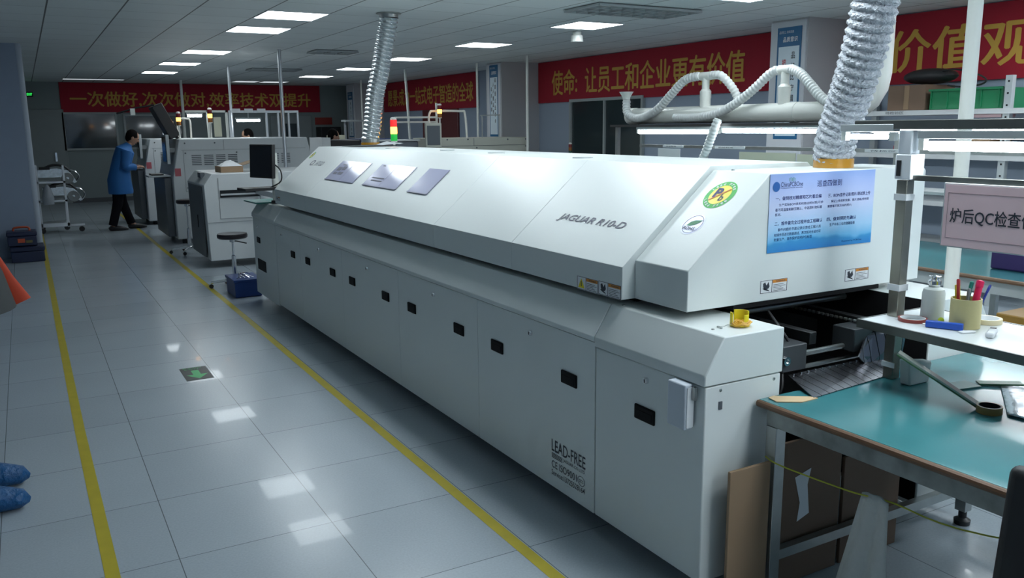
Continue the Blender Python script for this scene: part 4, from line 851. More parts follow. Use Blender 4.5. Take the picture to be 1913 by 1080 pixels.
def hose(pts, label, r=0.041, funnel=None):
    t = thing('flexible_hose', label, 'hose', pts[0]); path = resample(smooth_path(pts, 8), 0.0085); rs = [r + (0.003 if (i // 2) % 2 else -0.002) for i in range(len(path))]
    MB().tube(path, rs, 18).build('hose', HOSE, t)
    if funnel:
        c, ax = funnel; MB().lathe(c, [(r * 0.9, 0), (r * 1.05, 0.03), (r * 1.3, 0.05), (0.075, 0.085), (0.08, 0.088), (0.072, 0.086), (r, 0.05)], 24, axis=ax).build('funnel', PVC, t)
hose([(5.80, 6.50, 2.078), (5.76, 6.66, 2.05), (5.73, 6.84, 1.91), (5.70, 7.03, 1.76), (5.67, 7.28, 1.685), (5.67, 7.47, 1.74), (5.70, 7.53, 1.88)], 'white ribbed hose ending in an upward funnel, leftmost on the pipe', funnel=((5.70, 7.535, 1.88), (0, 0, 1)))
hose([(5.82, 6.36, 2.078), (5.83, 6.24, 2.07), (5.88, 6.17, 1.99), (5.93, 6.12, 1.88), (5.95, 6.10, 1.75), (5.95, 6.10, 1.64)], 'white ribbed hose dropping behind the pipe from its left riser', 0.038)
hose([(5.50, 5.90, 1.66), (5.49, 5.93, 1.58), (5.50, 5.99, 1.48), (5.51, 6.05, 1.38), (5.52, 6.12, 1.28)], 'short white ribbed hose hanging past the tube lamps over the oven', 0.038)
hose([(5.80, 5.50, 2.078), (5.78, 5.58, 2.04), (5.74, 5.70, 1.93), (5.70, 5.87, 1.81), (5.68, 6.07, 1.725), (5.67, 6.26, 1.69), (5.67, 6.48, 1.68), (5.67, 6.70, 1.682)], 'white ribbed hose sweeping left along the front of the pipe', 0.039)
hose([(5.80, 5.36, 2.078), (5.77, 5.22, 2.03), (5.73, 5.08, 1.94), (5.70, 4.92, 1.82), (5.68, 4.75, 1.74), (5.64, 4.55, 1.69)], 'white ribbed hose falling right behind the foil duct', 0.039)
tag(MB().cyl((4.40, 2.83), 0.037, 0.0005, HC - 0.002, 24).build('vertical_pipe', PVC), 'white vertical plastic pipe from floor to ceiling behind the pink sign', 'pipe')
tag(MB().box(4.95, 5.35, 2.35, 2.95, 0.751, 0.93).build('storage_crate', mat('purple_plastic', (0.03, 0.012, 0.1), 0.4), bevel=0.01), 'dark purple box on the far teal table below the pink sign', 'box')
t = thing('amber_crate', 'amber plastic crate with a printed label behind the white shelf', 'crate', (4.3, 2.15, 0)); 
MB().prism([(4.05, 0.52), (4.60, 0.52), (4.62, 0.70), (4.03, 0.70)], 1, 1.85, 2.35).build('body', mat('amber_plastic', (0.28, 0.15, 0.02), 0.3), t, bevel=0.006)
MB().obox((4.2, 2.02, 0.703), (1, 0, 0), (0, 1, 0), (0, 0, 1), 0.11, 0.13, 0.002).build('label_sheet', PAPER, t)
text('ESD', t, (4.12, 1.99, 0.705), (1, 0, 0), (0, 1, 0), 0.1, 0.04, INK)
tag(MB().box(4.0, 4.63, 1.75, 2.77, 0.001, 0.519).build('grey_cabinet', MGREY, bevel=0.006), 'low grey cabinet holding the amber crate', 'cabinet')

# wall rack
wr = thing('wall_rack', 'grey slotted steel rack along the right wall carrying boxes', 'rack', (7.6, 4.3, 0))
for y in (2.2, 4.32, 6.05):
    for x in (7.32, 7.86): MB().box(x, x + 0.05, y, y + 0.06, 0.001, 2.0).build('upright', LGREY, wr)
for z in (0.45, 0.85, 1.28, 1.68): MB().box(7.30, 7.92, 2.2, 6.1, z, z + 0.045).build('shelf', mat('rack_shelf', (0.5, 0.52, 0.53), 0.4), wr)
MB().obox((7.31, 3.9, 1.05), (0, 1, 1.1), (0, -1.1, 1), (1, 0, 0), 0.26, 0.025, 0.008).build('brace', LGREY, wr)
m = MB()
for y in (4.34, 6.07):
    for k in range(10): m.obox((7.319, y + 0.01, 1.05 + k * 0.1), (0, 1, 0), (0, 0, 1), (1, 0, 0), 0.008, 0.008, 0.0008)
m.build('slots', BLACK, wr)
text('待检验区', wr, (7.30, 5.52, 1.69), (0, -1, 0), (0, 0, 1), 0.2, 0.028, INK)
ZR = 1.726
def cbox(name, x0, x1, y0, y1, z0, z1, m1, label, cat, group=None):
    t = thing(name, label, cat, ((x0 + x1) / 2, (y0 + y1) / 2, z0), group)
    MB().box(x0, x1, y0, y1, z0, z1).build('body', m1, t, bevel=0.004)
    return t
t = cbox('carton', 7.36, 7.8, 5.15, 5.55, ZR, ZR + 0.235, CARD2, 'brown carton on top of the wall rack beside the green bin', 'carton')
MB().box(7.355, 7.3595, 5.32, 5.37, ZR + 0.01, ZR + 0.23).build('tape', CARD, t)
t = cbox('green_bin', 7.36, 7.8, 4.42, 5.10, ZR, ZR + 0.18, mat('green_bin_plastic', (0.01, 0.2, 0.08), 0.4), 'green plastic bin on top of the wall rack', 'bin')
m = MB()
for k in range(5): y = 4.44 + k * 0.16; m.box(7.35, 7.36, y, y + 0.012, ZR + 0.01, ZR + 0.17)
m.box(7.345, 7.36, 4.41, 5.11, ZR + 0.165, ZR + 0.185); m.build('rib', MATS['green_bin_plastic'], t)
t = thing('black_bag', 'black bag with a looped cable on top of the brown carton', 'bag', (7.55, 5.3, ZR + 0.236)); MB().ball((7.56, 5.25, ZR + 0.315), 0.15, 0.27, 0.075, 20, 12).build('bag', RUB, t)
MB().tube(smooth_path([(7.5, 5.15, ZR + 0.34), (7.45, 4.95, ZR + 0.36), (7.42, 4.75, ZR + 0.32), (7.42, 4.62, ZR + 0.26), (7.43, 4.66, ZR + 0.215), (7.44, 4.85, ZR + 0.20), (7.46, 5.0, ZR + 0.22)]), 0.008, 8).build('cable', RUB, t)
cbox('pink_folder', 7.34, 7.55, 4.4, 4.75, 1.65, 1.678, mat('pink_label', (0.6, 0.4, 0.42), 0.5), 'pink label folder below the top rack shelf edge', 'folder')
Z2 = 1.326
cbox('parts_tray', 7.36, 7.7, 4.9, 5.45, Z2, Z2 + 0.07, mat('tray_red', (0.4, 0.02, 0.04), 0.4), 'red parts tray on the middle rack shelf behind the post', 'tray', 'parts trays on the wall rack')
cbox('parts_tray', 7.36, 7.7, 3.95, 4.28, Z2, Z2 + 0.09, mat('tray_crimson', (0.3, 0.02, 0.07), 0.4), 'crimson parts tray on the middle rack shelf right of the white post', 'tray', 'parts trays on the wall rack')
cbox('parts_tray', 7.36, 7.7, 3.72, 3.93, Z2, Z2 + 0.06, mat('tray_blue', (0.02, 0.06, 0.25), 0.4), 'blue parts tray beside the crimson one on the rack', 'tray', 'parts trays on the wall rack')
cbox('carton', 7.36, 7.7, 4.5, 4.75, Z2, Z2 + 0.2, CARD, 'tan carton on the middle rack shelf beside the red tray', 'carton')
t = thing('coiled_cable', 'coil of black cable hanging off the far bench shelf', 'cable', (5.65, 3.0, 1.0))
MB().tube(smooth_path([(5.64, 3.35, 1.09), (5.60, 3.3, 0.98), (5.58, 3.15, 0.93), (5.60, 3.0, 0.96), (5.64, 2.92, 1.09)]), 0.012, 8).build('cable', RUB, t)

# ================================================================== MACHINES LEFT
# loader cabinet (first behind the oven)
lo = thing('conveyor_cabinet', 'white chamfered conveyor cabinet with a window slot behind the first stool', 'cabinet machine', (2.4, 10.9, 0))
prof = [(1.79, 0.09), (1.77, 0.98), (1.87, 1.11), (3.3, 1.11), (3.3, 0.09)]
MB().prism(prof, 1, 10.36, 11.5).build('body', WHITE2, lo, bevel=0.008)
MB().box(1.762, 1.775, 10.5, 11.4, 0.12, 0.96).build('side_door', DGREY, lo, bevel=0.004)
MB().box(1.755, 1.762, 10.85, 10.88, 0.45, 0.6).build('handle', BLACK, lo)
m = MB(); m.box(1.93, 2.75, 10.352, 10.36, 0.58, 0.585); m.box(1.93, 1.935, 10.352, 10.36, 0.585, 1.06); m.box(1.79, 3.3, 10.352, 10.36, 0.54, 0.545); m.build('panel_line', MGREY, lo)
MB().box(1.945, 2.42, 10.345, 10.36, 0.83, 0.915).build('window_slot', SCREEN, lo)
MB().box(1.95, 2.42, 10.335, 10.345, 0.855, 0.875).build('slot_rail', ALU, lo)
m = MB(); m.box(1.80, 1.85, 10.7, 10.9, 1.05, 1.11); m.build('control_panel', DGREY, lo)
t = thing('open_carton', 'open brown carton full of crumpled paper on the conveyor cabinet', 'carton', (2.1, 10.75, 1.11))
MB().box(2.01, 2.27, 10.55, 10.9, 1.111, 1.18).build('box', CARD, t); MB().obox((2.36, 10.75, 1.215), (1, 0, 0.3), (0, 1, 0), (-0.3, 0, 1), 0.09, 0.16, 0.003).build('flap', CARD, t)
m = MB(); m.add([(2.02, 10.56, 1.182), (2.27, 10.57, 1.184), (2.25, 10.88, 1.183), (2.03, 10.87, 1.182), (2.1, 10.7, 1.24), (2.2, 10.66, 1.22), (2.18, 10.8, 1.25)], [(0, 1, 5, 4), (1, 2, 6, 5), (2, 3, 6), (3, 0, 4), (3, 4, 6), (4, 5, 6)]); m.build('paper', PAPER, t)
# monitor on post
mo = thing('monitor_stand', 'black monitor and keyboard tray on a white post at the oven entrance', 'monitor', (1.98, 7.85, 0.945))
MB().cyl((1.96, 7.82), 0.03, 0.975, 1.40, 20).build('post', PVC, mo); MB().cyl((1.96, 7.82), 0.045, 0.946, 0.975, 20).build('base', RUB, mo)
MB().box(1.86, 1.98, 7.80, 7.84, 1.345, 1.37).build('arm', RUB, mo)
sc_ = MB().obox((1.855, 7.82, 1.33), (0.33, -1, 0), (0.05, 0, 1), (1, 0.33, 0), 0.185, 0.15, 0.018).build('monitor', RUB, mo, bevel=0.006)
MB().obox(Vector((1.855, 7.82, 1.33)) - Vector((1, 0.33, 0)).normalized() * 0.0195, (0.33, -1, 0), (0.05, 0, 1), (1, 0.33, 0), 0.17, 0.133, 0.001).build('screen', SCREEN, sc_)
MB().obox((1.80, 7.82, 1.085), (1, 0.1, 0), (-0.1, 1, 0), (0, 0, 1), 0.15, 0.12, 0.012).build('keyboard_tray', RUB, mo)
MB().tube(smooth_path([(1.93, 7.80, 1.32), (1.99, 7.74, 1.25), (1.99, 7.74, 1.15), (1.90, 7.80, 1.09)]), 0.006, 8).build('cable', RUB, mo)
tag(MB().obox((1.90, 8.06, 0.952), (1, 0.05, 0), (-0.05, 1, 0), (0, 0, 1), 0.13, 0.2, 0.006).build('teal_mat', mat('teal_pad', (0.02, 0.2, 0.17), 0.4)), 'teal rubber mat hanging over the oven entrance beside the monitor post', 'mat')
t = tag(MB().box(2.05, 2.16, 7.60, 7.72, 0.946, 1.13).build('beige_box', CREAM, bevel=0.004), 'small beige control box against the far end of the oven hood', 'box')
t = thing('conveyor_link', 'low grey link conveyor between the oven and the white cabinet', 'conveyor', (2.6, 9.2, 0))
for x in (2.35, 2.75): MB().box(x, x + 0.04, 8.22, 10.33, 0.86, 0.92).build('rail', ALU, t)
for y in (8.5, 10.1):
    for x in (2.35, 2.75): MB().box(x, x + 0.04, y, y + 0.04, 0.001, 0.859).build('leg', ALU, t)

# stools
def stool(x, y, zt, r, label, legs=0.24):
    t = thing('lab_stool', label, 'stool', (x, y, 0), 'round swivel stools')
    MB().lathe((x, y, zt), [(0, -0.055), (r * 0.9, -0.055), (r, -0.045), (r * 1.02, -0.02), (r * 0.97, -0.003), (r * 0.8, 0), (0, 0)], 28).build('seat', mat('stool_vinyl', (0.02, 0.016, 0.02), 0.3), t)
    MB().lathe((x, y, 0), [(0, zt - 0.056), (0.03, zt - 0.056), (0.03, zt - 0.09), (0.011, zt - 0.1), (0.011, 0.34), (0.022, 0.33), (0.024, 0.10), (0.04, 0.09), (0.04, 0.07), (0, 0.07)], 16).build('column', CHROME, t)
    MB().tube([(x, y, zt - 0.075), (x + 0.13, y - 0.05, zt - 0.11)], 0.006, 8).build('lever', RUB, t)
    for k in range(5):
        a = 2 * PI * k / 5 + 0.5; q = (x + legs * math.cos(a), y + legs * math.sin(a))
        l = MB().tube([(x, y, 0.085), (q[0], q[1], 0.06)], [0.02, 0.012], 10).build('leg', CHROME, t)
        MB().lathe((q[0], q[1] - 0.01, 0.025), [(0, 0), (0.022, 0), (0.022, 0.02), (0, 0.02)], 14, axis=(0, 1, 0)).build('castor', RUB, l)
    return t
stool(1.80, 11.9, 0.715, 0.13, 'black stool in the aisle before the tall machine, farther of two')
stool(1.78, 9.0, 0.565, 0.15, 'black round stool with chrome column beside the blue crate, nearer of two')
t = thing('blue_crate', 'dark blue plastic crate on the floor at the far corner of the oven', 'crate', (1.83, 8.55, 0))
MB().box(1.645, 1.90, 8.36, 8.76, 0.002, 0.17).build('body', BLUE, t, bevel=0.008); MB().box(1.635, 1.91, 8.35, 8.77, 0.155, 0.178).build('rim', BLUE, t, bevel=0.003)
t = thing('wire_bundle', 'tangled steel wire bundle on the blue crate', 'wire', (1.78, 8.55, 0.18)); m = MB()
for k in range(5):
    m.tube(smooth_path([(1.68 + 0.04 * k, 8.42, 0.184), (1.72 + random.uniform(-.03, .03), 8.5, 0.20 + 0.01 * k), (1.80, 8.58 + 0.02 * k, 0.215 - 0.005 * k), (1.86 - 0.02 * k, 8.68, 0.184)]), 0.004, 6)
m.build('wires', CHROME, t)

# pick and place machines
def mounter(x0, x1, y0, y1, zt, label, loc_group='pick and place machines'):
    t = thing('placement_machine', label, 'machine', ((x0 + x1) / 2, (y0 + y1) / 2, 0), loc_group)
    MB().prism([(x0, 0.07), (x0 + 0.0, 0.95), (x0 + 0.12, zt), (x1 - 0.05, zt), (x1, zt - 0.25), (x1, 0.07)], 1, y0, y1).build('body', WHITE2, t, bevel=0.012)
    m = MB(); e = 0.004
    m.box(x0 + 0.14, x1 - 0.08, y0 - e, y0, zt - 0.16, zt - 0.155); m.box(x0 + 0.16, x0 + 0.165, y0 - e, y0, 0.75, zt - 0.16); m.box(x0 + 0.16, x1 - 0.1, y0 - e, y0, 0.745, 0.75); m.box(x0 + (x1 - x0) * 0.36, x0 + (x1 - x0) * 0.36 + .005, y0 - e, y0, zt - 0.155, zt - 0.02); m.build('panel_line', MGREY, t)
    for g in range(8):
        if 4 <= g < 5: continue
        m = MB(); xs = x0 + 0.27 + g * 0.168 + (0.1 if g > 4 else 0)
        if xs + 0.13 > x1 - 0.1: break
        for k in range(6): m.box(xs, xs + 0.13, y0 - 0.006, y0 - 0.001, zt - 0.24 - k * 0.026, zt - 0.228 - k * 0.026)
        m.build('vent', DGREY, t)
    for (fx, fz) in ((0.19, zt - 0.06), (0.19, zt - 0.2), (0.19, 0.8), (0.6, zt - 0.06), (0.9, zt - 0.2)): MB().lathe((x0 + fx, y0, fz), [(0, 0.008), (0.01, 0.008), (0.012, 0)], 8, axis=(0, -1, 0)).build('screw', DGREY, t)
    MB().box(x0 + 0.03, x0 + 0.11, y0 - 0.006, y0 - 0.001, 0.97, 1.08).build('red_sticker', mat('red_sticker', (0.45, 0.1, 0.12), 0.5), t)
    # side console toward the aisle
    MB().box(x0 - 0.10, x0 - 0.002, y0 + 0.15, y1 - 0.1, 0.10, 0.94).build('side_door', DGREY, t, bevel=0.006)
    MB().box(x0 - 0.30, x0 - 0.004, y0 + 0.2, y0 + 0.6, 0.955, 0.98).build('keyboard_shelf', LGREY, t, bevel=0.004)
    MB().obox((x0 - 0.17, y0 + 0.4, 0.99), (1, 0, 0), (0, 1, 0), (0, 0, 1), 0.08, 0.16, 0.009).build('keyboard', RUB, t)
    c = MB().box(x0 - 0.045, x0 + 0.0, y0 + 0.1, y0 + 0.5, 1.14, 1.55).build('monitor', LGREY, t, bevel=0.006); MB().box(x0 - 0.050, x0 - 0.046, y0 + 0.13, y0 + 0.47, 1.17, 1.52).build('screen', SCREEN, c)
    MB().box(x0 + 0.0, x0 + 0.09, y0 + 0.2, y0 + 0.4, 1.30, 1.36).build('monitor_arm', MGREY, t)
    m = MB()
    for x in (x0 + 0.1, x1 - 0.15):
        for y in (y0 + 0.1, y1 - 0.15): m.cyl((x, y), 0.03, 0.001, 0.07, 10)
    m.build('feet', BLACK, t); return t
MB_A = mounter(1.80, 3.80, 12.9, 14.3, 1.49, 'white placement machine with slotted vents, nearer one in the left line')
MB_B = mounter(1.77, 3.0, 15.85, 17.2, 1.47, 'white placement machine the blue gowned worker leans over, farther one')
t = thing('raised_cover', 'black hinged machine cover raised above the nearer placement machine', 'machine cover', (1.85, 13.5, 1.49))
MB().obox((1.80, 13.3, 1.74), (0.36, 0, -0.75), (0, 1, 0), (0.75, 0, 0.36), 0.25, 0.20, 0.075).build('cover', RUB, t, bevel=0.01)
MB().obox((1.93, 13.3, 1.56), (0.45, 0, -0.9), (0, 1, 0), (0.9, 0, 0.45), 0.10, 0.03, 0.02).build('hinge', BLACK, t)
MB().tube([(1.68, 13.3, 1.97), (1.45, 13.3, 1.93), (1.18, 13.3, 1.85)], 0.014, 6).build('gas_strut', RUB, t)
tower(1.965, 13.1, 1.491, 'signal tower with lit amber lamp left of the first pole', 0.03, 0.055, 0.18, (TAo, TA, TRo))
tower(2.40, 13.1, 1.491, 'signal tower with lit amber lamp on the nearer placement machine', 0.03, 0.06, 0.22, (TAo, TA, TRo))
MB().box(1.36, 1.42, 13.26, 13.34, 1.83, 1.92).build('hook', PVC, t)
t = thing('pipe_handle', 'bent white pipe rail on top of the nearer placement machine', 'rail', (2.1, 13.6, 1.49)); MB().tube(smooth_path([(2.02, 13.6, 1.491), (2.02, 13.6, 1.74), (2.06, 13.6, 1.78), (2.16, 13.6, 1.78), (2.20, 13.6, 1.74), (2.20, 13.6, 1.491)]), 0.014, 8).build('rail', PVC, t)
t = thing('machine_gantry', 'white aluminium frame with lamp standing behind the nearer placement machine', 'frame', (2.75, 15, 0)); m = MB()
for x in (2.68, 2.98): m.box(x, x + 0.035, 14.9, 14.94, 0.001, 1.93)
m.box(2.34, 3.015, 14.9, 14.94, 1.895, 1.93); m.build('frame', PVC, t); MB().box(2.78, 2.9, 14.89, 14.895, 1.5, 1.82).build('notice_sheet', CREAM, t)
def small_tube(x0, x1, y, z, label, ztop=None, zbot=None):
    t = thing('tube_light', label, 'tube light', ((x0 + x1) / 2, y, z), 'machine tube lights'); MB().box(x0, x1, y - 0.03, y + 0.03, z + 0.02, z + 0.045).build('housing', LGREY, t); MB().tube([(x0 + 0.02, y, z), (x1 - 0.02, y, z)], 0.022, 12).build('tube', TUBEM, t)
    if ztop: MB().tube([((x0 + x1) / 2, y, z + 0.045), ((x0 + x1) / 2, y, ztop)], 0.006, 6).build('hanger', ALU, t)
    if zbot: MB().tube([(x0 + 0.01, y + 0.04, z + 0.03), (x0 + 0.01, y + 0.04, zbot)], 0.012, 6).build('post', ALU, t)
small_tube(2.36, 2.62, 14.92, 1.845, 'short lit tube lamp left of the second signal tower', ztop=1.895)
small_tube(3.16, 3.58, 15.0, 1.765, 'lit tube lamp above the head of the worker behind the machines', ztop=1.889)
small_tube(2.12, 2.3, 15.95, 1.72, 'short lit lamp above the farther placement machine', zbot=1.471)
# operator frame with profiles
t = thing('inspection_frame', 'open aluminium profile frame with small placards above the far worker', 'frame', (3.5, 15, 0)); m = MB()
for x in (3.05, 3.66, 3.86, 4.04, 4.2): m.box(x, x + 0.03, 14.98, 15.02, 0.001, 1.89)
m.box(3.05, 4.23, 14.98, 15.02, 1.89, 1.93); m.build('frame', ALU, t)
for k in range(3): MB().box(3.10 + k * 0.21, 3.24 + k * 0.21, 14.97, 14.98, 1.90, 1.96).build('placard', PAPER, t)
# ceiling poles
for i, (x, y, z0, r, l) in enumerate(((3.17, 20.4, 0.0005, 0.03, 'thin white vertical conduit left, farthest of three before the back banner'), (3.22, 15.6, 0.0005, 0.024, 'silver vertical conduit at the left side of the aluminium frame'), (3.22, 12.2, 0.0005, 0.026, 'silver vertical conduit right of the aluminium frame, nearest of three'),
        (6.55, 15.4, 0.0005, 0.025, 'slanting grey conduit behind the amber and red signal tower'), (6.98, 13.5, 0.0005, 0.02, 'thin white conduit in front of the middle column'), (6.92, 11.69, 0.0005, 0.022, 'thin white conduit between the middle column and the red banner'), (6.88, 19.1, 0.0005, 0.02, 'thin conduit in front of the farthest column'))):
    m = MB(); tp = (x - 0.12, y, HC - 0.001) if i == 3 else (x, y, HC - 0.001)
    m.tube([(x, y, z0), tp], r, 10); tag(m.build('conduit', ALU if i in (1, 2) else PVC), l, 'conduit', 'vertical conduits')

# ------------------------------------------------------------------ machines behind the oven (right)
bm_ = thing('beige_machine', 'low long beige machine behind the oven, with a grey monitor', 'machine', (6.3, 12.4, 0))
MB().box(5.48, 7.05, 11.85, 12.9, 0.05, 1.45).build('body', BEIGE, bm_, bevel=0.008)
m = MB(); m.box(5.48, 7.05, 11.846, 11.85, 1.33, 1.335); m.box(6.05, 6.055, 11.846, 11.85, 1.335, 1.45); m.build('panel_line', DGREY, bm_)
for x, z in ((5.6, 1.43), (5.95, 1.43), (6.65, 1.42), (6.98, 1.42), (6.1, 1.30), (6.98, 1.31)): MB().lathe((x, 11.85, z), [(0, 0.006), (0.012, 0.006), (0.013, 0)], 8, axis=(0, -1, 0)).build('screw', DGREY, bm_)
c = MB().obox((5.30, 11.7, 1.50), (1, -0.3, 0), (0, 0, 1), (0.3, 1, 0), 0.12, 0.18, 0.05).build('monitor', BEIGE, bm_, bevel=0.01); MB().obox((5.285, 11.648, 1.50), (1, -0.3, 0), (0, 0, 1), (0.3, 1, 0), 0.095, 0.14, 0.002).build('screen', DGREY, c)
MB().box(5.36, 5.48, 11.9, 12.1, 1.3, 1.44).build('monitor_arm', BEIGE, bm_)
m = MB(); m.tube(smooth_path([(5.52, 12.1, 1.451), (5.42, 12.1, 1.70), (5.44, 12.1, 1.84), (5.52, 12.1, 1.86), (5.95, 12.1, 1.86), (6.03, 12.1, 1.82), (6.06, 12.1, 1.451)]), 0.018, 8); m.build('handrail', PVC, bm_)
tower(5.53, 11.95, 1.451, 'signal tower with lit amber lamp in front of the red brown door', 0.032, 0.06, 0.30, (TAo, TA, TRo))
tower(7.6, 11.5, 1.0, 'small unlit signal tower before the dark window, right of the beige machine', 0.026, 0.05, 0.17, (TGo, TAo, TRo))
tag(MB().box(7.35, 7.85, 10.9, 12.1, 0.001, 0.999).build('low_cabinet', BEIGE, bevel=0.01), 'low beige cabinet under the dark window carrying the unlit signal tower', 'cabinet')
wrr = thing('wire_rack', 'thin white wire frame standing on the beige machine', 'wire frame', (6.6, 12.0, 1.45)); m = MB()
m.tube([(6.28, 12.0, 1.452), (6.28, 12.0, 1.78)], 0.01, 6); m.tube([(6.58, 12.0, 1.452), (6.58, 12.0, 1.80)], 0.012, 6); m.tube([(6.25, 12.0, 1.79), (6.60, 12.0, 1.80)], 0.010, 6); m.build('frame', LGREY, wrr)
d1 = thing('grey_equipment', 'dark grey bench equipment with white top behind the signal tower', 'machine', (4.7, 12, 0))
MB().box(4.55, 5.15, 11.9, 12.5, 0.9, 1.42).build('body', mat('slate', (0.14, 0.16, 0.19), 0.4), d1, bevel=0.02); MB().box(4.53, 5.17, 11.88, 12.52, 1.421, 1.44).build('top', WHITE2, d1); MB().box(4.5, 5.2, 11.85, 12.6, 0.001, 0.899).build('stand', WHITE2, d1)
d1 = thing('grey_equipment', 'dark machine with white panel left of the thin silver duct', 'machine', (3.9, 14, 0))
MB().box(4.35, 4.85, 13.6, 14.3, 0.9, 1.43).build('body', RUB, d1, bevel=0.02); MB().box(4.2, 4.34, 13.6, 14.3, 0.9, 1.47).build('side_panel', WHITE2, d1); MB().box(4.2, 5.5, 13.55, 14.4, 0.001, 0.899).build('stand', WHITE2, d1); MB().box(4.86, 5.5, 13.6, 14.3, 0.9, 1.44).build('blue_top', mat('dull_blue', (0.05, 0.08, 0.2), 0.4), d1)
t = thing('bench_lamp_arm', 'two white horizontal tubes beside the monitor of the beige machine', 'lamp', (4.9, 12.4, 1.45)); m = MB(); m.box(5.12, 5.86, 12.7, 12.76, 1.76, 1.79); m.box(5.05, 5.80, 12.7, 12.76, 1.69, 1.715); m.build('bar', PVC, t); MB().tube([(5.86, 12.78, 1.46), (5.86, 12.78, 2.0)], 0.02, 8).build('post', PVC, t)
t = thing('far_bench', 'white far bench with grey shelf before the farthest column', 'bench', (5.9, 18.4, 0)); MB().box(5.2, 7.0, 18.2, 18.8, 0.75, 0.8).build('top', WHITE2, t); MB().box(6.2, 7.0, 18.3, 18.6, 1.76, 1.80).build('shelf', LGREY, t)
for x in (5.25, 6.92):
    MB().box(x, x + 0.05, 18.45, 18.5, 0.001, 0.749).build('leg', ALU, t)
for x in (6.22, 6.92): MB().box(x, x + 0.04, 18.45, 18.49, 0.801, 1.759).build('post', ALU, t)
tag(MB().box(5.85, 6.18, 18.3, 18.6, 0.801, 1.47).build('equipment_box', CREAM, bevel=0.01), 'pale equipment box on the far bench left of the silver duct', 'box')

# ------------------------------------------------------------------ cart with feeders, tool boxes
ct = thing('feeder_cart', 'steel cart on castors carrying component feeders by the back wall', 'cart', (0.4, 15.6, 0))
m = MB()
for x in (0.12, 0.50):
    for y in (15.5, 15.9): m.box(x, x + 0.03, y, y + 0.03, 0.09, 1.08)
for z in (0.13, 0.5, 0.80): m.box(0.12, 0.53, 15.5, 15.93, z, z + 0.03)
m.box(0.12, 0.75, 15.5, 15.54, 0.10, 0.13); m.build('frame', ALU, ct)
for (x, y) in ((0.14, 15.52), (0.70, 15.52), (0.14, 15.9), (0.50, 15.9)): MB().lathe((x, y - 0.015, 0.045), [(0, 0), (0.043, 0), (0.043, 0.03), (0, 0.03)], 16, axis=(0, 1, 0)).build('castor', RUB, ct)
def feeder(x, y, z, label, s=1.0):
    t = thing('component_feeder', label, 'feeder', (x, y, z), 'component feeders on the cart')
    MB().prism([(x - 0.25, z), (x + 0.15, z), (x + 0.28, z - 0.10), (x + 0.32, z - 0.08), (x + 0.22, z + 0.10), (x + 0.05, z + 0.14), (x - 0.25, z + 0.12)], 1, y - 0.012, y + 0.012).build('body', mat('feeder_metal', (0.6, 0.62, 0.62), 0.2, 0.9, var=0.4, scale=25), t)
    MB().tube(smooth_path([(x + 0.30, y, z - 0.09), (x + 0.36, y, z + 0.0), (x + 0.30, y, z + 0.09), (x + 0.16, y, z + 0.10), (x + 0.10, y, z + 0.0), (x + 0.17, y, z - 0.10)]), 0.008, 8).build('tape_guide', CHROME, t)
    MB().box(x - 0.2, x - 0.05, y - 0.02, y + 0.02, z + 0.125, z + 0.16).build('tape_cover', BLACK, t)
    m = MB(); m.lathe((x + 0.19, y - 0.03, z - 0.02), [(0.02, 0), (0.085, 0), (0.09, 0.012), (0.085, 0.02), (0.02, 0.02)], 20, axis=(0, 1, 0)); m.build('reel', mat('reel_grey', (0.25, 0.27, 0.27), 0.4), t)
    MB().tube(smooth_path([(x - 0.15, y, z + 0.13), (x, y, z + 0.19), (x + 0.15, y, z + 0.17), (x + 0.24, y, z + 0.08)]), 0.016, 8).build('handle', RUB, t)
for k in range(3): feeder(0.38, 15.55 + k * 0.13, 0.89, ('silver component feeder on the upper cart level, front', 'silver component feeder on the upper cart level, middle', 'silver component feeder on the upper cart level, rear')[k])
for k in range(3): feeder(0.44, 15.55 + k * 0.13, 0.60, ('silver component feeder on the lower cart level, front', 'silver component feeder on the lower cart level, middle', 'silver component feeder on the lower cart level, rear')[k])
t = thing('plastic_bag', 'clear plastic bag hanging on the side of the feeder cart', 'bag', (0.2, 15.47, 0.55)); MB().lathe((0.26, 15.44, 0.45), [(0, 0), (0.08, 0.02), (0.09, 0.12), (0.06, 0.25), (0.02, 0.33), (0.0, 0.34)], 14).build('bag', mat('clear_plastic', (0.5, 0.55, 0.6), 0.15, trans=0.4), t)
def toolbox(x0, x1, y0, y1, z0, z1, label, handle_c):
    t = thing('tool_box', label, 'tool box', ((x0 + x1) / 2, (y0 + y1) / 2, z0)); h = z1 - z0
    MB().box(x0, x1, y0, y1, z0 + 0.001, z0 + h * 0.68).build('body', NAVY, t, bevel=0.01); MB().box(x0 - 0.008, x1 + 0.008, y0 - 0.008, y1 + 0.008, z0 + h * 0.69, z1 - 0.002).build('lid', NAVY, t, bevel=0.012)
    if handle_c: MB().tube(smooth_path([((x0 + x1) / 2 - 0.09, (y0 + y1) / 2, z1), ((x0 + x1) / 2 - 0.07, (y0 + y1) / 2, z1 + 0.04), ((x0 + x1) / 2 + 0.07, (y0 + y1) / 2, z1 + 0.04), ((x0 + x1) / 2 + 0.09, (y0 + y1) / 2, z1)]), 0.013, 8).build('handle', handle_c, t)
    return t
toolbox(-0.27, 0.10, 12.18, 12.55, 0.0, 0.20, 'larger navy blue tool box on the floor at the left column', None)
t = toolbox(-0.29, 0.03, 12.2, 12.5, 0.205, 0.385, 'smaller navy tool box with orange handle stacked on the larger one', mat('orange_handle', (0.5, 0.08, 0.03), 0.4))
MB().box(-0.18, -0.10, 12.187, 12.191, 0.25, 0.30).build('latch', MATS['orange_handle'], t)
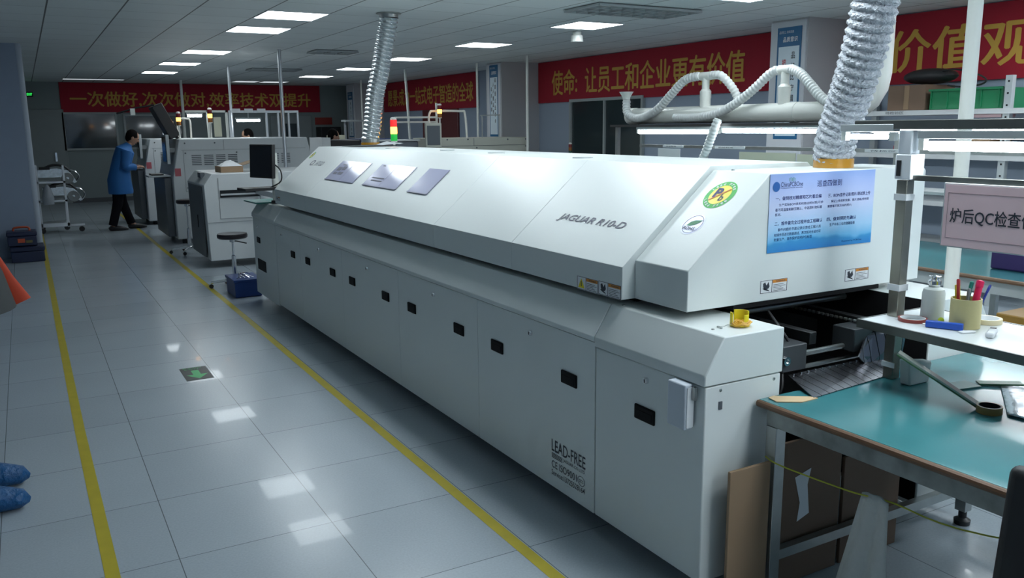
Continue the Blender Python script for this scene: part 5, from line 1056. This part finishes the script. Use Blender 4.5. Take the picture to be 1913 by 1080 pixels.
MB().box(-0.09, -0.02, 12.187, 12.191, 0.245, 0.275).build('latch', mat('olive_latch', (0.15, 0.13, 0.04), 0.4), t)

# ================================================================== PEOPLE
def ell(mb, pts, ra, rb, side, n=16): mb.tube(pts, ra, n, True, rb, side)
def skin_body(joints, edges, radii):
    me = bpy.data.meshes.new('tmp'); names = list(joints); idx = {k: i for i, k in enumerate(names)}
    me.from_pydata([joints[k] for k in names], [(idx[a], idx[b_]) for a, b_ in edges], [])
    o = bpy.data.objects.new('tmp', me); COL.objects.link(o); sk = o.modifiers.new('skin', 'SKIN'); sk.use_smooth_shade = True
    for k in names:
        v = me.skin_vertices[0].data[idx[k]]; r = radii[k]; v.radius = r if isinstance(r, tuple) else (r, r)
        v.use_root = (k == 'pelvis')
    ss = o.modifiers.new('sub', 'SUBSURF'); ss.levels = 2; ss.render_levels = 2
    dg = bpy.context.evaluated_depsgraph_get(); out = bpy.data.meshes.new_from_object(o.evaluated_get(dg)); bpy.data.objects.remove(o); return out
def figure(name_label, loc, rz, J, gown, gown_rings, trousers=TROU, hair_m=HAIR, shoes=None, sleeves=True, extra=None):
    """J: joints in local frame facing +Y. head direction given by J['head_dir']"""
    t = thing('person', name_label, 'person', loc); t.rotation_euler.z = 0
    R = Matrix.Rotation(rz, 3, 'Z'); W = lambda p: R @ Vector(p)
    j = {k: W(v) for k, v in J.items() if k not in ('head_dir',)}
    for s in 'LR':
        # fingers
        h = j['hand' + s]; wv = j['wrist' + s]; d = (h - wv).normalized(); sd = d.cross(Vector((0, 0, 1))); sd = sd.normalized() if sd.length > .1 else Vector((1, 0, 0)); dn = sd.cross(d)
        if dn.z > 0: dn = -dn
        for q in range(4):
            b0 = h + sd * (q - 1.5) * 0.019 + d * 0.01; ln = (0.07, 0.078, 0.073, 0.06)[q]
            j['f%s%da' % (s, q)] = b0; j['f%s%db' % (s, q)] = b0 + d * ln * 0.55 + dn * 0.008; j['f%s%dc' % (s, q)] = b0 + d * ln * 0.9 + dn * 0.03
        sg = 1 if s == 'L' else -1
        j['t%sa' % s] = wv.lerp(h, 0.5) + sd * 0.03 * sg; j['t%sb' % s] = wv.lerp(h, 0.9) + sd * 0.052 * sg + dn * 0.015
    rad = dict(pelvis=(0.13, 0.1), spine=(0.12, 0.09), chest=(0.14, 0.1), neck0=0.06, neck=0.05, head=0.03)
    ed = [('pelvis', 'spine'), ('spine', 'chest'), ('chest', 'neck0'), ('neck0', 'neck'), ('neck', 'head')]
    for s in 'LR':
        rad.update({'sh' + s: 0.04, 'elbow' + s: 0.042, 'wrist' + s: 0.027, 'hand' + s: 0.03, 'hip' + s: 0.085, 'knee' + s: 0.058, 'ankle' + s: 0.038, 'toe' + s: 0.03, 't%sa' % s: 0.012, 't%sb' % s: 0.009})
        ed += [('chest', 'sh' + s), ('sh' + s, 'elbow' + s), ('elbow' + s, 'wrist' + s), ('wrist' + s, 'hand' + s), ('pelvis', 'hip' + s), ('hip' + s, 'knee' + s), ('knee' + s, 'ankle' + s), ('ankle' + s, 'toe' + s), ('wrist' + s, 't%sa' % s), ('t%sa' % s, 't%sb' % s)]
        for q in range(4):
            for c_, r_ in zip('abc', (0.009, 0.0085, 0.007)): rad['f%s%d%s' % (s, q, c_)] = r_
            ed += [('hand' + s, 'f%s%da' % (s, q)), ('f%s%da' % (s, q), 'f%s%db' % (s, q)), ('f%s%db' % (s, q), 'f%s%dc' % (s, q))]
    body = skin_body(j, ed, rad)
    # head with face, joined into the body mesh
    hd = W(J['head_dir']).normalized(); hc = j['head'] + Vector((0, 0, 0.05)) ; lr = hd.cross(Vector((0, 0, 1))).normalized(); upv = lr.cross(hd)
    F = lambda a, b_, c_: hc + lr * a + hd * b_ + upv * c_
    rot = Matrix((lr, hd, upv)).transposed()
    hm = MB(); hm.ball(hc, 0.075, 0.095, 0.115, 20, 14, rot=rot); hm.ball(F(0, 0.03, -0.075), 0.045, 0.05, 0.045, 14, 10, rot=rot)
    hm.ball(F(0, 0.098, -0.012), 0.013, 0.02, 0.022, 10, 8, rot=rot); hm.ball(F(0, 0.088, -0.055), 0.025, 0.008, 0.007, 10, 6, rot=rot)
    for a in (-1, 1): hm.ball(F(a * 0.077, -0.005, -0.01), 0.010, 0.02, 0.03, 10, 8, rot=rot)
    bm = bmesh.new(); bm.from_mesh(body); me2 = bpy.data.meshes.new('x'); me2.from_pydata([tuple(q) for q in hm.v], [], hm.f); bm.from_mesh(me2); body.clear_geometry(); bmesh.ops.recalc_face_normals(bm, faces=bm.faces); bm.to_mesh(body); bm.free(); bpy.data.meshes.remove(me2)
    for p in body.polygons: p.use_smooth = True
    body.materials.clear(); body.materials.append(SKIN); bo = bpy.data.objects.new('body', body); COL.objects.link(bo); bo.parent = t
    off = Vector(loc)
    def L(p): return Vector(p) + off
    e = MB()
    for a in (-1, 1): e.ball(F(a * 0.03, 0.084, 0.012) + off, 0.014, 0.008, 0.007, 8, 6, rot=rot)
    e.build('eyes', HAIR, t)
    hm = MB(); hr = rot @ Matrix.Rotation(0.45, 3, 'X'); hm.ball(F(0, -0.014, 0.012) + off, 0.083, 0.1, 0.118, 22, 12, cut=0.56, rot=hr); hm.ball(F(0, -0.035, 0.0) + off, 0.08, 0.075, 0.10, 18, 10, rot=rot); hm.build('hair', hair_m, t)
    g = MB(); fr = [L(W(r[0])) for r in gown_rings]; side = W((1, 0, 0)); g.tube(fr, [r[1] for r in gown_rings], 28, True, [r[2] for r in gown_rings], side); g.build('gown', gown, t)
    if sleeves:
        for s in 'LR':
            sv = MB(); a, b_, c_ = j['sh' + s] + off, j['elbow' + s] + off, j['wrist' + s] + off; sv.tube(smooth_path([a, a.lerp(b_, 0.5), b_, b_.lerp(c_, 0.5), b_.lerp(c_, 0.93)], 3), [0.085, 0.083, 0.08, 0.076, 0.072, 0.07, 0.068, 0.064, 0.06, 0.056, 0.052, 0.05, 0.05], 16); sv.build('sleeve', gown, t)
    for s in 'LR':
        tr = MB(); a, b_, c_ = j['hip' + s] + off, j['knee' + s] + off, j['ankle' + s] + off; tr.tube([a + Vector((0, 0, -0.03)), a.lerp(b_, 0.5), b_, b_.lerp(c_, 0.5), b_.lerp(c_, 0.97)], [0.085, 0.09, 0.078, 0.068, 0.066], 16); tr.build('trouser_leg', trousers, t)
        sh = MB(); tz = j['toe' + s] - j['ankle' + s]; tz.z = 0; tz.normalize(); c = j['ankle' + s] + off + tz * 0.06; c.z = loc[2]; sx = tz.cross(Vector((0, 0, 1)))
        if shoes == 'cover':
            sh.tube([c - tz * 0.13 + Vector((0, 0, 0.045)), c - tz * 0.10 + Vector((0, 0, 0.06)), c - tz * 0.02 + Vector((0, 0, 0.075)), c + tz * 0.08 + Vector((0, 0, 0.055)), c + tz * 0.15 + Vector((0, 0, 0.042)), c + tz * 0.18 + Vector((0, 0, 0.03))], [0.02, 0.055, 0.065, 0.062, 0.05, 0.015], 18, True, [0.03, 0.058, 0.073, 0.053, 0.04, 0.012], sx)
            sh.tube([c - tz * 0.04 + Vector((0, 0, 0.11)), c - tz * 0.045 + Vector((0, 0, 0.165))], [0.06, 0.055], 16, True)
            sh.build('shoe_cover', mat('shoe_cover_blue', (0.006, 0.085, 0.24), 0.45, var=0.35, scale=22, bump=1.0), t)
        else:
            sh.tube([c - tz * 0.12 + Vector((0, 0, 0.035)), c - tz * 0.09 + Vector((0, 0, 0.045)), c + tz * 0.03 + Vector((0, 0, 0.045)), c + tz * 0.13 + Vector((0, 0, 0.03)), c + tz * 0.17 + Vector((0, 0, 0.022))], [0.02, 0.042, 0.048, 0.045, 0.02], 16, True, [0.025, 0.043, 0.043, 0.027, 0.014], sx); sh.build('shoe', RUB, t)
    if extra: extra(t, j, off, W, L)
    return t
# worker bending over the far machine, facing +X
Jw = dict(pelvis=(0, -0.02, 0.88), spine=(0, 0.03, 1.06), chest=(0, 0.12, 1.26), neck0=(0, 0.17, 1.36), neck=(0, 0.22, 1.41), head=(0, 0.26, 1.45), head_dir=(0, 0.86, -0.5),
          shL=(-0.17, 0.13, 1.28), elbowL=(-0.22, 0.10, 1.04), wristL=(-0.14, 0.27, 1.03), handL=(-0.12, 0.33, 1.035), shR=(0.17, 0.13, 1.28), elbowR=(0.22, 0.09, 1.04), wristR=(0.14, 0.26, 1.02), handR=(0.12, 0.32, 1.025),
          hipL=(-0.09, -0.02, 0.86), kneeL=(-0.11, 0.02, 0.46), ankleL=(-0.12, 0.14, 0.08), toeL=(-0.13, 0.28, 0.03), hipR=(0.09, -0.02, 0.86), kneeR=(0.1, -0.06, 0.46), ankleR=(0.1, -0.17, 0.08), toeR=(0.11, -0.03, 0.03))
figure('person in a blue gown and black trousers bending over the far machine', (1.31, 15.35, 0.002), -PI / 2, Jw, GOWN,
       [((0, 0.20, 1.40), 0.055, 0.05), ((0, 0.17, 1.36), 0.10, 0.08), ((0, 0.13, 1.30), 0.205, 0.145), ((0, 0.08, 1.16), 0.21, 0.15), ((0, 0.03, 1.0), 0.20, 0.15), ((0, 0.0, 0.82), 0.215, 0.18), ((0, 0.01, 0.64), 0.23, 0.19), ((0, 0.01, 0.60), 0.225, 0.185)])
# two workers behind machines
Js = dict(pelvis=(0, 0, 0.55), spine=(0, 0.02, 0.78), chest=(0, 0.04, 1.02), neck0=(0, 0.04, 1.16), neck=(0, 0.05, 1.24), head=(0, 0.07, 1.31), head_dir=(0, 0.95, -0.3),
          shL=(-0.18, 0.03, 1.08), elbowL=(-0.24, 0.16, 0.85), wristL=(-0.15, 0.36, 0.86), handL=(-0.13, 0.44, 0.87), shR=(0.18, 0.03, 1.08), elbowR=(0.24, 0.16, 0.85), wristR=(0.15, 0.36, 0.86), handR=(0.13, 0.44, 0.87),
          hipL=(-0.1, 0, 0.55), kneeL=(-0.12, 0.4, 0.5), ankleL=(-0.12, 0.42, 0.08), toeL=(-0.12, 0.55, 0.03), hipR=(0.1, 0, 0.55), kneeR=(0.12, 0.4, 0.5), ankleR=(0.12, 0.42, 0.08), toeR=(0.12, 0.55, 0.03))
def lift(J, dz): return {k: ((v[0], v[1], v[2] + dz) if k != 'head_dir' and not k.startswith(('ankle', 'toe')) else v) for k, v in J.items()}
rings = lambda dz: [((0, 0.05, 1.20 + dz), 0.06, 0.055), ((0, 0.04, 1.15 + dz), 0.12, 0.09), ((0, 0.03, 1.08 + dz), 0.20, 0.13), ((0, 0.02, 0.85 + dz), 0.2, 0.14), ((0, 0.0, 0.55 + dz), 0.22, 0.17)]
LB = mat('light_blue_gown', (0.12, 0.3, 0.5), 0.7)
figure('person seated behind the placement machine, black haired head facing left', (3.56, 15.7, 0.002), PI / 2, lift(Js, 0.14), LB, rings(0.14))
figure('person in blue behind the oven far end, dark haired head facing right', (4.76, 14.95, 0.002), -PI / 2, lift(Js, 0.12), GOWN, rings(0.12))
for (x, y, l) in ((3.56, 15.7, 'round stool under the person behind the placement machine'), (4.76, 14.95, 'round stool under the person near the dark cabinet')):
    stool(x, y, 0.545, 0.17, l)
# near person at the left edge, mostly outside the frame, facing +X
Jn = dict(pelvis=(0, 0, 0.92), spine=(0, 0, 1.1), chest=(0, 0, 1.32), neck0=(0, 0, 1.46), neck=(0, 0.02, 1.53), head=(0, 0.04, 1.60), head_dir=(0, 1, -0.1),
          shL=(-0.18, 0, 1.4), elbowL=(-0.22, -0.04, 1.12), wristL=(-0.20, 0.03, 0.88), handL=(-0.2, 0.05, 0.8), shR=(0.18, 0, 1.4), elbowR=(0.22, -0.04, 1.12), wristR=(0.2, 0.03, 0.88), handR=(0.2, 0.05, 0.8),
          hipL=(-0.1, 0, 0.9), kneeL=(-0.12, 0.02, 0.5), ankleL=(-0.15, 0.0, 0.08), toeL=(-0.15, 0.14, 0.03), hipR=(0.1, 0, 0.9), kneeR=(0.12, 0.02, 0.5), ankleR=(0.15, 0.0, 0.08), toeR=(0.15, 0.14, 0.03))
def coat(t, j, off, W, L):
    o_ = mat('orange_red_cloth', (0.5, 0.05, 0.015), 0.7)
    m = MB(); m.tube([L(W((-0.05, 0.10, 1.30))), L(W((-0.06, 0.17, 1.15))), L(W((-0.05, 0.245, 0.98))), L(W((-0.05, 0.29, 0.87)))], [0.03, 0.028, 0.03, 0.045], 14, True, [0.012] * 4, W((0, 1, 0))); m.build('orange_lapel', o_, t)
    m = MB(); m.tube([L(W((0.10, 0.13, 1.30))), L(W((0.11, 0.175, 1.1))), L(W((0.11, 0.19, 0.95)))], [0.05, 0.04, 0.02], 14, True, [0.012] * 3, W((1, 0, 0))); m.build('white_panel', PAPER, t)
    m = MB(); m.tube([L(W((-0.02, 0.06, 0.86))), L(W((-0.02, 0.085, 0.7))), L(W((-0.02, 0.08, 0.55)))], [0.09, 0.07, 0.02], 14, True, [0.03, 0.035, 0.02], W((1, 0, 0))); m.build('white_shirt_tail', PAPER, t)
figure('person at the left edge in a grey coat with orange lapel and blue shoe covers', (-0.37, 4.22, 0.002), -PI / 2, Jn, mat('grey_coat', (0.045, 0.05, 0.052), 0.8, bump=0.2),
       [((0, 0.0, 1.50), 0.06, 0.06), ((0, 0.0, 1.45), 0.12, 0.1), ((0, 0.0, 1.38), 0.21, 0.14), ((0, 0.02, 1.18), 0.21, 0.16), ((0, 0.04, 1.0), 0.22, 0.2), ((0, 0.05, 0.85), 0.235, 0.225)], shoes='cover', extra=coat)
